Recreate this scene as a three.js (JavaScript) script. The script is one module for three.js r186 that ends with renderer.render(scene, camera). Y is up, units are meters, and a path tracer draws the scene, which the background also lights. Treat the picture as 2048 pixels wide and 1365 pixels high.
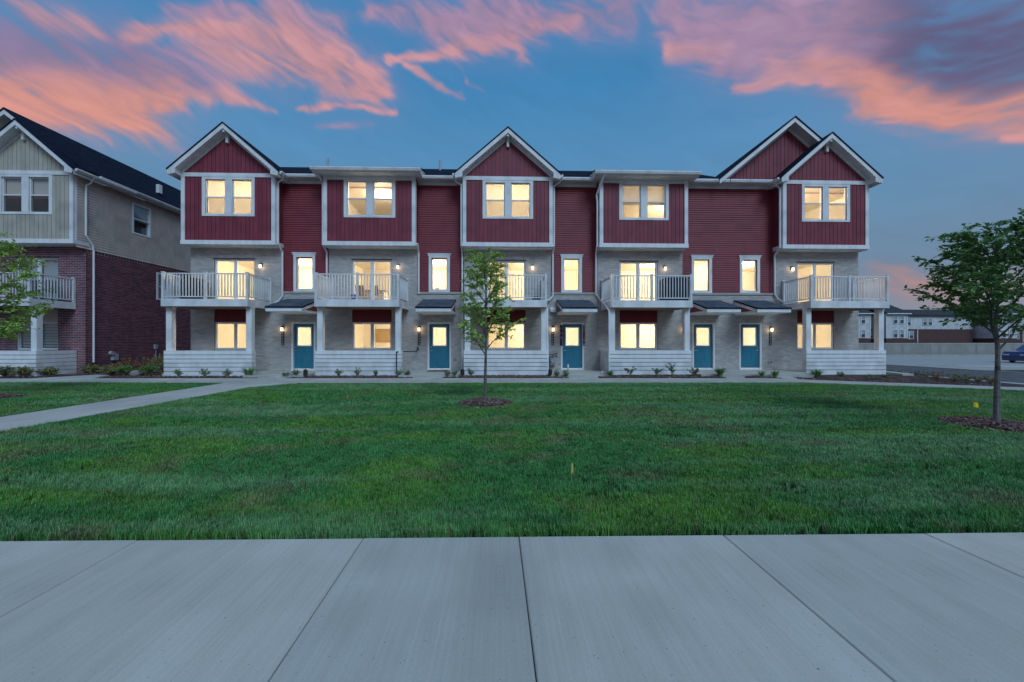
import * as THREE from 'three';
import { mergeGeometries } from 'three/addons/utils/BufferGeometryUtils.js';

// ------------------------------------------------------------------ camera, sky, light
const scene = new THREE.Scene();
const camera = new THREE.PerspectiveCamera(81.65, 1024 / 682, 0.1, 1500);
camera.position.set(0, 1.45, 0);
camera.rotation.y = -Math.atan(24 / 790);

const renderer = new THREE.WebGLRenderer({ antialias: true });
renderer.toneMapping = THREE.LinearToneMapping;
renderer.toneMappingExposure = 1.0;
renderer.shadowMap.enabled = true;

// seeded random numbers and value noise
function rng(seed) { let s = seed >>> 0; return () => { s = (s + 0x6D2B79F5) | 0; let t = Math.imul(s ^ (s >>> 15), 1 | s); t = (t + Math.imul(t ^ (t >>> 7), 61 | t)) ^ t; return ((t ^ (t >>> 14)) >>> 0) / 4294967296; }; }
const NT = new Float32Array(65536); { const r = rng(7); for (let i = 0; i < 65536; i++) NT[i] = r(); }
function vnoise(x, y) {
  const xi = Math.floor(x), yi = Math.floor(y); let fx = x - xi, fy = y - yi;
  fx = fx * fx * (3 - 2 * fx); fy = fy * fy * (3 - 2 * fy);
  const x0 = xi & 255, x1 = (xi + 1) & 255, y0 = (yi & 255) << 8, y1 = ((yi + 1) & 255) << 8;
  const a = NT[x0 + y0], b = NT[x1 + y0], c = NT[x0 + y1], d = NT[x1 + y1];
  return a + (b - a) * fx + (c - a + (a - b - c + d) * fx) * fy;
}
function fbm(x, y, o) { let s = 0, a = 0.5, n = 0; for (let i = 0; i < o; i++) { s += a * vnoise(x + i * 17.3, y + i * 41.7); n += a; a *= 0.5; x *= 2.03; y *= 2.03; } return s / n; }
const sstep = (a, b, x) => { const t = Math.min(1, Math.max(0, (x - a) / (b - a))); return t * t * (3 - 2 * t); };
const lerp = (a, b, t) => a + (b - a) * t;

// dusk sky: blue gradient with bands of lit cloud, by azimuth and elevation in degrees
{
  const W = 3072, Hh = 1536, data = new Float32Array(W * Hh * 4);
  const grad = [[-5, .27, .26, .31], [0, .29, .27, .32], [3, .25, .27, .34], [8, .165, .25, .36], [15, .13, .27, .43], [24, .095, .27, .49], [33, .055, .23, .47], [45, .06, .22, .46], [90, .08, .22, .43]];
  const cols = [[.71, .30, .235], [.58, .285, .30], [.24, .19, .33], [.37, .235, .35], [.115, .095, .185], [.50, .23, .17], [.13, .15, .21]];
  const segs = [[-52.2,19.8,-40.8,24.5,2.5,1,0],[-48.9,19.8,-42.3,22.6,1.4,0.9,0],[-51.9,23.8,-43.0,27.0,2.2,1,2],[-44.0,24.5,-38.0,27.0,1.6,0.7,2],[-47,21.5,-40.5,23.6,2.0,0.9,0],[-48.9,27.6,-45.8,28.6,0.8,0.7,1],[-50.1,22.6,-43.0,26.0,1.2,0.6,1],[-43.2,29.1,-35.7,32.0,0.6,0.9,1],[-36.6,31.6,-28.7,33.4,1.3,1,1],[-28.7,34.4,-23.6,33.2,1.9,1,1],[-34.3,29.9,-25.3,31.0,1.3,0.9,1],[-26.5,32.6,-18.0,31.7,1.8,1,1],[-23.6,29.8,-16.1,30.7,0.7,0.9,1],[-36.8,25.9,-34.7,27.0,0.8,0.9,1],[-34.7,26.8,-30.3,26.7,0.3,0.8,1],[-39.6,32.2,-35.7,33.9,0.5,0.7,3],[-36.6,34.0,-28.7,36.3,0.8,0.7,3],[-28.7,35.9,-20.6,36.1,0.9,0.6,3],[-40.8,27.3,-35.2,28.3,1.5,0.5,3],[-26.8,27.9,-20.6,28.7,0.3,0.9,1],[-20.6,28.5,-14.8,28.9,0.3,0.9,1],[-24.2,26.5,-16.7,26.8,0.4,0.5,3],[-17.7,38.4,-7.2,38.3,0.9,0.8,3],[-8.6,37.8,3.6,38.3,1.6,0.95,3],[-2.9,40.1,17.7,38.8,1.6,0.85,3],[-14.8,34.1,-5.0,36.1,0.5,0.9,1],[-5.0,36.2,0.7,37.6,1.0,0.9,1],[-12.1,33.6,-9.8,32.0,0.4,0.8,1],[-9.6,31.8,-6.6,31.5,0.3,0.8,1],[-6.8,34.7,-5.6,33.0,0.3,0.6,3],[-5.6,32.8,-1.8,31.9,0.3,0.7,3],[0.7,37.3,2.9,35.2,0.6,0.7,1],[4.3,38.4,10.8,38.6,0.9,0.7,1],[24.2,37.8,31.7,32.1,1.8,0.9,3],[23.9,35.0,30.1,33.8,0.7,0.9,1],[31.7,29.6,37.8,27.8,0.5,0.8,1],[31.7,34.7,42.3,30.9,3.0,1,3],[35.9,30.1,42.3,27.1,1.4,0.9,1],[39.7,29.3,44.3,24.7,1.2,1,0],[44.3,24.9,49.7,21.7,1.5,1.1,0],[48.0,21.9,56.0,18.8,1.4,1.1,0],[44.7,29.6,56.0,23.0,3.5,1,4],[52.8,17.9,54.7,17.2,0.2,0.6,1],[37.8,34.1,43.1,30.6,2.4,0.7,3],[44.3,6.0,56.0,4.2,1.6,0.5,5],[45.1,8.4,46.2,8.1,1.1,0.2,6]];
  const toR = Math.PI / 180, acc = [0, 0, 0];
  for (let j = 0; j < Hh; j++) {
    const lat = ((j + .5) / Hh - .5) * 180;
    let g = 0; while (g < grad.length - 2 && grad[g + 1][0] < lat) g++;
    const A = grad[g], B = grad[g + 1], t = Math.min(1, Math.max(0, (lat - A[0]) / (B[0] - A[0])));
    const base = [lerp(A[1], B[1], t), lerp(A[2], B[2], t), lerp(A[3], B[3], t)];
    for (let i = 0; i < W; i++) {
      const o = (j * W + i) * 4;
      let c0 = base[0], c1 = base[1], c2 = base[2];
      if (lat > -1) {
        const phi = ((i + .5) / W - .5) * 2 * Math.PI, cl = Math.cos(lat * toR);
        const dx = Math.cos(phi) * cl, dz = Math.sin(phi) * cl;
        const az = Math.atan2(dx, -dz) / toR;
        const ca = Math.max(.25, cl);
        // wind-drawn cloud texture, in degrees round the sky; wraps where the azimuth does
        const w1 = fbm(az * .16 + 40, lat * .3 + 9, 3) - .5, w2 = fbm(az * .16 + 90, lat * .3 + 55, 3) - .5;
        const wx = az + 5 * w1, wy = lat + 2.4 * w2;
        const edge = sstep(178, 160, Math.abs(az));
        const rx = wx * .94 - wy * .34, ry = wx * .34 + wy * .94;
        const st = fbm(rx * .16, ry * .8 + 11, 5) - .5, fine = .45 * (fbm(wx * .55 + 31, wy * 1.1, 4) - .5) + .95 * (fbm(rx * .42 + 12, ry * 2.3 + 60, 4) - .5);
        let sum = 0, halo = 0; acc[0] = acc[1] = acc[2] = 0; let wt = 0;
        const front = Math.abs(az) < 64 && lat < 46;
        if (front) for (let k = 0; k < segs.length; k++) {
          const S = segs[k], r = S[4] * 1.12;
          const ax = (S[2] - S[0]) * ca, ay = S[3] - S[1], px = (wx - S[0]) * ca, py = wy - S[1];
          const h = Math.min(1, Math.max(0, (px * ax + py * ay) / (ax * ax + ay * ay)));
          const ex = px - ax * h, ey = py - ay * h, d2 = (ex * ex + ey * ey) / (r * r);
          if (d2 > 16) continue;
          if (S[6] < 5) halo = Math.max(halo, S[5] * Math.exp(-.28 * d2) * sstep(.2, 1.2, S[4]));
          if (d2 > 7) continue;
          const v = S[5] * Math.exp(-.85 * d2), C = cols[S[6]], cv = v * v + 1e-4;
          sum = sum + v - sum * v * .8; acc[0] += C[0] * cv; acc[1] += C[1] * cv; acc[2] += C[2] * cv; wt += cv;
        }
        // the same broken cloud goes on round the rest of the sky
        const out = Math.max(sstep(56, 70, Math.abs(az)), sstep(40, 48, lat)) * edge;
        if (out > 0 && lat > 2) {
          const cn = fbm(wx * .035 + 7, wy * .09 + 3, 4), v = out * sstep(.46, .64, cn) * sstep(2, 14, lat), m = sstep(.35, .65, fbm(wx * .06 + 70, wy * .12 + 20, 3));
          const C = [lerp(cols[3][0], cols[1][0], m), lerp(cols[3][1], cols[1][1], m), lerp(cols[3][2], cols[1][2], m)], cv = v * v + 1e-4;
          sum = sum + v - sum * v; acc[0] += C[0] * cv; acc[1] += C[1] * cv; acc[2] += C[2] * cv; wt += cv;
        }
        if (halo > .01) { const q = .42 * halo * (.75 + st + .5 * fine); c0 = lerp(c0, .25, q); c1 = lerp(c1, .225, q); c2 = lerp(c2, .40, q); }
        if (sum > .02) {
          const q = 1.45 - .75 * Math.min(1, sum), a = .90 * sstep(.02, 1.24, sum * (1 + q * st + 1.05 * q * fine) + .24 * (st + .6 * fine) * sstep(.08, .5, sum) * q);
          const br = 1 + .42 * st + .28 * fine;
          c0 = lerp(c0, acc[0] / wt * br, a); c1 = lerp(c1, acc[1] / wt * br, a); c2 = lerp(c2, acc[2] / wt * br, a);
        } else { const q = 1 + .12 * st; c0 *= q; c1 *= q; c2 *= q; }
      }
      data[o] = c0; data[o + 1] = c1; data[o + 2] = c2; data[o + 3] = 1;
    }
  }
  const sky = new THREE.DataTexture(data, W, Hh, THREE.RGBAFormat, THREE.FloatType);
  sky.mapping = THREE.EquirectangularReflectionMapping; sky.magFilter = THREE.LinearFilter; sky.minFilter = THREE.LinearFilter; sky.needsUpdate = true;
  scene.background = sky; scene.environment = sky;
}
// added fill for the bright dusk sky high behind the camera: very soft, slightly cool
const skyFill = new THREE.DirectionalLight(new THREE.Color().setRGB(.56, .80, 1.0), 1.8);
skyFill.position.set(14, 35, 22); skyFill.target.position.set(0, 0, -14); scene.add(skyFill, skyFill.target);
skyFill.castShadow = true; skyFill.shadow.radius = 52; skyFill.shadow.mapSize.set(2048, 2048);
Object.assign(skyFill.shadow.camera, { left: -40, right: 40, top: 40, bottom: -40, near: 1, far: 120 });

// ------------------------------------------------------------------ helpers
const taken = {};
function numbered(n) { const k = taken[n] = (taken[n] ?? -1) + 1; return k ? `${n}_${String(k).padStart(3, '0')}` : n; }
function tidy(g) { if (g.index) g = g.toNonIndexed(); for (const k of Object.keys(g.attributes)) if (!['position', 'normal', 'uv'].includes(k)) g.deleteAttribute(k); return g; }
// texture coordinates in metres, by the face's main direction
function metres(g) {
  const p = g.attributes.position, n = g.attributes.normal, uv = new Float32Array(p.count * 2);
  for (let i = 0; i < p.count; i++) {
    const ax = Math.abs(n.getX(i)), ay = Math.abs(n.getY(i)), az = Math.abs(n.getZ(i));
    if (ay >= ax && ay >= az) { uv[2 * i] = p.getX(i); uv[2 * i + 1] = p.getZ(i); }
    else if (az >= ax) { uv[2 * i] = p.getX(i); uv[2 * i + 1] = p.getY(i); }
    else { uv[2 * i] = p.getZ(i); uv[2 * i + 1] = p.getY(i); }
  }
  g.setAttribute('uv', new THREE.BufferAttribute(uv, 2)); return g;
}
function merged(list) { const a = (Array.isArray(list) ? list : [list]).map(tidy); return metres(a.length > 1 ? mergeGeometries(a) : a[0]); }
function box(x0, x1, y0, y1, z0, z1) { const g = new THREE.BoxGeometry(x1 - x0, y1 - y0, z1 - z0); g.translate((x0 + x1) / 2, (y0 + y1) / 2, (z0 + z1) / 2); return g; }
function poly(pts) { const s = new THREE.Shape(); pts.forEach(([a, b], i) => i ? s.lineTo(a, b) : s.moveTo(a, b)); s.closePath(); return s; }
function prism(pts, z0, z1) { const g = new THREE.ExtrudeGeometry(poly(pts), { depth: z1 - z0, bevelEnabled: false }); g.translate(0, 0, z0); return g; }              // outline (x, y)
function prismX(pts, x0, x1) { const g = new THREE.ExtrudeGeometry(poly(pts.map(([z, y]) => [-z, y])), { depth: x1 - x0, bevelEnabled: false }); g.rotateY(Math.PI / 2); g.translate(x0, 0, 0); return g; } // outline (z, y)
function prismY(pts, y0, y1) { const g = new THREE.ExtrudeGeometry(poly(pts), { depth: y1 - y0, bevelEnabled: false }); g.rotateX(-Math.PI / 2); g.translate(0, y0, 0); return g; } // outline (x, distance)
function tube(pts, r, seg = 8, curve = 0) {
  const v = pts.map(p => new THREE.Vector3(...p)); const path = new THREE.CurvePath();
  if (curve) return new THREE.TubeGeometry(new THREE.CatmullRomCurve3(v), curve, r, seg);
  const out = []; for (let i = 0; i < v.length - 1; i++) { const d = v[i + 1].clone().sub(v[i]); const g = new THREE.CylinderGeometry(r, r, d.length() + r * .8, seg); g.applyQuaternion(new THREE.Quaternion().setFromUnitVectors(new THREE.Vector3(0, 1, 0), d.clone().normalize())); const m = v[i].clone().add(v[i + 1]).multiplyScalar(.5); g.translate(m.x, m.y, m.z); out.push(tidy(g)); }
  return mergeGeometries(out);
}
function mesh(name, geo, mat, parent) { const m = new THREE.Mesh(geo.isBufferGeometry && geo.userData.done ? geo : merged(geo), mat); m.name = parent === scene ? numbered(name) : name; m.castShadow = m.receiveShadow = true; parent.add(m); return m; }
function part(name, geo, mat, parent, kind) { const m = mesh(name, geo, mat, parent); if (kind) m.userData.kind = kind; return m; }
function tag(o, label, category, group) { o.userData.label = label; o.userData.category = category; if (group) o.userData.group = group; return o; }
function thing(name, label, category, [x, y, z] = [0, 0, 0], turn = 0, group) { const o = new THREE.Group(); o.name = numbered(name); o.position.set(x, y, z); o.rotation.y = turn; scene.add(o); return tag(o, label, category, group); }
function ground(name, geo, mat, label, category) { const m = mesh(name, geo, mat, scene); m.userData.kind = 'structure'; m.userData.label = label; m.userData.category = category; return m; }
function groundGroup(name, label, category) { const o = new THREE.Group(); o.name = numbered(name); o.userData = { kind: 'structure', label, category }; scene.add(o); return o; }
function stuff(name, geo, mat, items, parent, label, category) {   // items: [matrix, colour?]
  const im = new THREE.InstancedMesh(geo, mat, items.length); im.name = parent === scene ? numbered(name) : name; im.castShadow = im.receiveShadow = true;
  items.forEach(([m, c], i) => { im.setMatrixAt(i, m); if (c) im.setColorAt(i, c); });
  im.userData.kind = 'stuff'; if (label) { im.userData.label = label; im.userData.category = category; } parent.add(im); return im;
}
const rgb = (r, g, b) => new THREE.Color().setRGB(r, g, b);
const placed = (x, y, z, sx, sy, sz, rx = 0, ry = 0, rz = 0) => new THREE.Matrix4().compose(new THREE.Vector3(x, y, z), new THREE.Quaternion().setFromEuler(new THREE.Euler(rx, ry, rz, 'YXZ')), new THREE.Vector3(sx, sy, sz));

// ------------------------------------------------------------------ textures and materials
function tex(n, f, srgb, rep) {          // f(u, v) in 0..1, wrapped by the noise being sampled on a torus-free tile large enough not to show
  const d = new Uint8Array(n * n * 4);
  for (let j = 0; j < n; j++) for (let i = 0; i < n; i++) { const c = f(i / n, j / n), o = (j * n + i) * 4; const a = Array.isArray(c) ? c : [c, c, c]; for (let k = 0; k < 3; k++) d[o + k] = Math.max(0, Math.min(255, a[k] * 255)); d[o + 3] = 255; }
  const t = new THREE.DataTexture(d, n, n); t.wrapS = t.wrapT = THREE.MirroredRepeatWrapping; t.magFilter = THREE.LinearFilter; t.minFilter = THREE.LinearMipmapLinearFilter; t.generateMipmaps = true;
  if (srgb) t.colorSpace = THREE.SRGBColorSpace; t.repeat.set(rep, rep); t.needsUpdate = true; return t;
}
const rT = rng(99);
const tConcrete = tex(1024, (u, v) => {
  const blot = fbm(u * 5, v * 3, 4) - .5, big = fbm(u * 1.7 + 9, v * 2 + 4, 3) - .5, grain = rT() - .5, streak = fbm(u * 190, v * 5 + 3, 2) - .5, streak2 = fbm(u * 34 + 5, v * 1.6, 3) - .5;
  let k = .84 + .16 * blot + .14 * big + .07 * grain + .05 * streak + .035 * streak2;
  const pit = vnoise(u * 230 + 11, v * 230 + 5); if (pit > .972) k -= .30;
  return [k * .99, k, k * .985];
}, true, 1 / 2.4);
const tBroom = tex(1024, (u, v) => .5 + .5 * (fbm(u * 260, v * 7, 2) - .5) + .25 * (rT() - .5), false, 1 / 2.4);
const tGrain = tex(512, (u, v) => { const k = .95 + .20 * (fbm(u * 6, v * 4, 4) - .5) + .05 * (rT() - .5); return k; }, true, 1 / 1.7);
const tAsphalt = tex(512, (u, v) => .72 + .4 * (fbm(u * 9, v * 9, 3) - .5) + .35 * (rT() - .5), true, 1 / 3);
const tShingle = tex(512, (u, v) => .62 + .5 * (fbm(u * 22, v * 22, 3) - .5) + .45 * (rT() - .5), true, 1 / 1.3);
const tBark = tex(256, (u, v) => .7 + .7 * (fbm(u * 30, v * 6, 3) - .5) + .15 * (rT() - .5), true, 1 / .5);
const tSoil = tex(512, (u, v) => .7 + .6 * (fbm(u * 12, v * 12, 4) - .5) + .3 * (rT() - .5), true, 1 / 2);
const std = (r, g, b, rough = .7, more = {}) => new THREE.MeshStandardMaterial({ color: rgb(r, g, b), roughness: rough, ...more });
const M = {
  white: std(.80, .80, .80, .55, { map: tGrain }), vinyl: std(.76, .77, .78, .45, { map: tGrain }), frame: std(.70, .71, .72, .45),
  concrete: std(.66, .66, .62, .9, { map: tConcrete, bumpMap: tBroom, bumpScale: .0006 }), concreteOld: std(.64, .62, .58, .92, { map: tConcrete }), joint: std(.07, .065, .06, 1),
  asphalt: std(.19, .19, .195, .92, { map: tAsphalt }), soil: std(.07, .06, .045, 1, { map: tSoil }), grassFar: std(.045, .085, .03, 1, { map: tSoil }), mulch: std(.13, .075, .065, 1, { map: tSoil }),
  roof: new THREE.MeshPhysicalMaterial({ color: rgb(.030, .045, .085), roughness: 1, specularIntensity: .12, map: tShingle }), shingle: new THREE.MeshPhysicalMaterial({ color: rgb(1, 1, 1), roughness: 1, specularIntensity: .12, map: tShingle }),
  dark: std(.02, .02, .022, .5), black: std(.012, .012, .014, .6), steel: std(.55, .55, .55, .35, { metalness: .9 }), lintel: std(.06, .06, .065, .6),
  door: std(.024, .19, .28, .45, { map: tGrain }), cream: std(.82, .78, .68, .8), roomFloor: std(.42, .33, .22, .6), wood: std(.30, .20, .11, .8),
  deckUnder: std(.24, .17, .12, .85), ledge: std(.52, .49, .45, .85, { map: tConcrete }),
  bark: std(.25, .22, .20, .95, { map: tBark, bumpMap: tBark, bumpScale: .006 }),
  glass: new THREE.MeshPhysicalMaterial({ color: rgb(.97, .98, .98), roughness: .02, transmission: 1, thickness: 0, ior: 1.5 }),
  frosted: new THREE.MeshPhysicalMaterial({ color: rgb(.9, .88, .84), roughness: .95, transmission: .75, thickness: 0, ior: 1.3 }),
  shade: new THREE.MeshPhysicalMaterial({ color: rgb(.88, .84, .76), roughness: 1, transmission: .6, thickness: 0, ior: 1.1 }),
  screen: new THREE.MeshStandardMaterial({ color: rgb(.10, .10, .10), roughness: 1, transparent: true, opacity: .22 }),
  bulb: new THREE.MeshStandardMaterial({ color: rgb(.9, .85, .75), emissive: rgb(1, .80, .52), emissiveIntensity: 2.2, roughness: .4 }),
};
const PAL = {
  red: { siding: std(.25, .033, .046, .62, { map: tGrain }), board: [std(.232, .033, .053, .6, { map: tGrain }), std(.212, .029, .048, .6, { map: tGrain }), std(.248, .036, .056, .6, { map: tGrain })], brick: [[.46, .425, .405], [.43, .40, .385], [.50, .46, .43], [.40, .375, .36], [.475, .43, .40]], mortar: std(.45, .43, .415, .95, { map: tGrain }) },
  beige: { siding: std(.66, .56, .48, .62, { map: tGrain }), board: [std(.47, .43, .36, .6, { map: tGrain }), std(.45, .41, .345, .6, { map: tGrain }), std(.49, .45, .375, .6, { map: tGrain })], brick: [[.175, .062, .080], [.13, .047, .064], [.215, .076, .088], [.10, .040, .060], [.19, .055, .070]], joint: .018, mortar: std(.66, .55, .60, .95, { map: tGrain }) },
};
M.brick = std(1, 1, 1, .9);
const gh = x => x < 10.5 ? 0 : -Math.min(.42, .037 * (x - 10.5));       // the ground falls gently to the side street
function drape(g) { const p = g.attributes.position; for (let i = 0; i < p.count; i++) p.setY(i, p.getY(i) + gh(p.getX(i))); g.computeVertexNormals(); return g; }
// ------------------------------------------------------------------ townhouses
const ready = g => { const m = merged(g); m.userData.done = true; return m; };
// wall pieces round rectangular openings [x0, x1, y0, y1]
function wallBoxes(x0, x1, y0, y1, z0, z1, holes) {
  const ys = [...new Set([y0, y1, ...holes.flatMap(h => [h[2], h[3]])].filter(y => y >= y0 && y <= y1))].sort((a, b) => a - b), out = [];
  for (let i = 0; i < ys.length - 1; i++) {
    const a = ys[i], b = ys[i + 1], m = (a + b) / 2; let x = x0;
    for (const h of holes.filter(h => h[2] < m && h[3] > m).sort((p, q) => p[0] - q[0])) { if (h[0] > x) out.push(box(x, h[0], a, b, z0, z1)); x = Math.max(x, h[1]); }
    if (x < x1 - 1e-4) out.push(box(x, x1, a, b, z0, z1));
  }
  return out;
}
const spans = (x0, x1, y, holes) => { const out = []; let x = x0; for (const h of holes.filter(h => h[2] < y && h[3] > y).sort((p, q) => p[0] - q[0])) { if (h[0] > x + .01) out.push([x, Math.min(h[0], x1)]); x = Math.max(x, h[1]); } if (x < x1 - .01) out.push([x, x1]); return out; };
const BRICK = ready(box(-.5, .5, -.5, .5, -.5, .5));
// real bricks in running bond on a face; range(y) gives the run of the wall at that height
function bricks(parent, range, y0, y1, holes, pal, seed, place) {
  const r = rng(seed), items = [], L = .228, Hc = .0762, J = pal.joint ?? .012; let n = 0;
  for (let y = y0; y < y1 - .02; y += Hc, n++) {
    const h = Math.min(Hc, y1 - y) - J, ym = y + Hc / 2, [a, b] = range(ym);
    for (const [s, e] of spans(a, b, ym, holes)) for (let k = Math.floor(s / L) - 1; ; k++) {
      let p = k * L + (n % 2 ? L / 2 : 0), q = p + L - J; if (p >= e) break; p = Math.max(p, s); q = Math.min(q, e); if (q - p < .03) continue;
      const c = pal.brick[Math.floor(r() * pal.brick.length)], v = .91 + .18 * r();
      items.push([place((p + q) / 2, y + .005 + h / 2, q - p, h, (r() - .5) * .005), rgb(c[0] * v, c[1] * v, c[2] * v)]);
    }
  }
  return stuff('bricks', BRICK, M.brick, items, parent);
}
const onFront = zf => (x, y, w, h, j) => placed(x, y, zf - .05 + j, w, h, .1);
const onSide = xf => (z, y, w, h, j) => placed(xf - .05 + j, y, z, .1, h, w);
// overlapping horizontal siding courses on a face looking to +z (front) at depth z
function lap(x0, x1, y0, y1, z, holes, e = .102) {
  const out = [];
  for (let y = y0; y < y1 - .01; y += e) { const t = Math.min(y + e, y1); for (const [s, q] of spans(x0, x1, (y + t) / 2, holes)) out.push(prismX([[z + .026, y], [z + .024, y + .016], [z - .004, t], [z - .03, t], [z - .03, y + .006]], s, q)); }
  return out;
}
function lapSide(z0, z1, y0, y1, x, holes, e = .102) { return lap(z0, z1, y0, y1, x, holes, e).map(g => { g.rotateY(Math.PI / 2); g.scale(1, 1, -1); g.index || 0; const p = g.attributes.position.array, n = g.attributes.normal.array; for (let i = 0; i < p.length; i += 9) for (const A of [p, n]) for (let k = 0; k < 3; k++) { const t = A[i + 3 + k]; A[i + 3 + k] = A[i + 6 + k]; A[i + 6 + k] = t; } return g; }); }
function rim(x0, x1, y0, y1, z0, z1, w) { return [box(x0, x1, y0, y0 + w, z0, z1), box(x0, x1, y1 - w, y1, z0, z1), box(x0, x0 + w, y0 + w, y1 - w, z0, z1), box(x1 - w, x1, y0 + w, y1 - w, z0, z1)]; }

const TAB = ready(box(-.5, .5, -.5, .5, -.5, .5));
function shingleRun(parent, seed, courses, run, put, tone = 1, base = [.033, .050, .092]) {
  const r = rng(seed), items = []; const L = .31;
  for (let c = 0; c < courses; c++) { let x = run[0] - (c % 3) * .1; while (x < run[1]) { const w = L * (.75 + .5 * r()), a = Math.max(x, run[0]), b = Math.min(x + w, run[1]); if (b - a > .03) { const v = (.75 + .5 * r()) * tone; items.push([put(c, (a + b) / 2, b - a - .006, r()), rgb(base[0] * v, base[1] * v, base[2] * v)]); } x += w; } }
  return stuff('shingles', TAB, M.shingle, items, parent);
}
const numberFont = '900 92px sans-serif';
function numberPlate(digits) {
  const cv = document.createElement('canvas'); cv.width = 128; cv.height = 128 * digits.length; const c = cv.getContext('2d');
  c.fillStyle = '#16171b'; c.fillRect(0, 0, cv.width, cv.height); c.fillStyle = '#d9dade'; c.font = numberFont; c.textAlign = 'center'; c.textBaseline = 'middle';
  [...digits].forEach((d, i) => c.fillText(d, 64, 128 * i + 66));
  const t = new THREE.CanvasTexture(cv); t.colorSpace = THREE.SRGBColorSpace; return new THREE.MeshStandardMaterial({ map: t, roughness: .5 });
}
function lampOn(g, x, y, z, up) {
  const body = part('wall_lamp', [box(-.05, .05, -.02, .14, -.0, .025), box(-.018, .018, .085, .115, .0, .11), new THREE.CylinderGeometry(.03, .062, .05, 14).translate(0, .085, .11)], M.black, g); body.position.set(x, y, z);
  const pts = [[.001, -.10], [.035, -.095], [.055, -.06], [.058, .0], [.05, .06]].map(p => new THREE.Vector2(...p));
  const b = part('lamp_globe', new THREE.LatheGeometry(pts, 16).translate(0, 0, .11), M.bulb, body);
  const li = new THREE.PointLight(rgb(1, .68, .36), up ? .09 : .11); li.position.set(x, y - .01, z + .11); li.castShadow = true; li.shadow.radius = 2.4; g.add(li);
}
const SASH = (w, h) => h;

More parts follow.
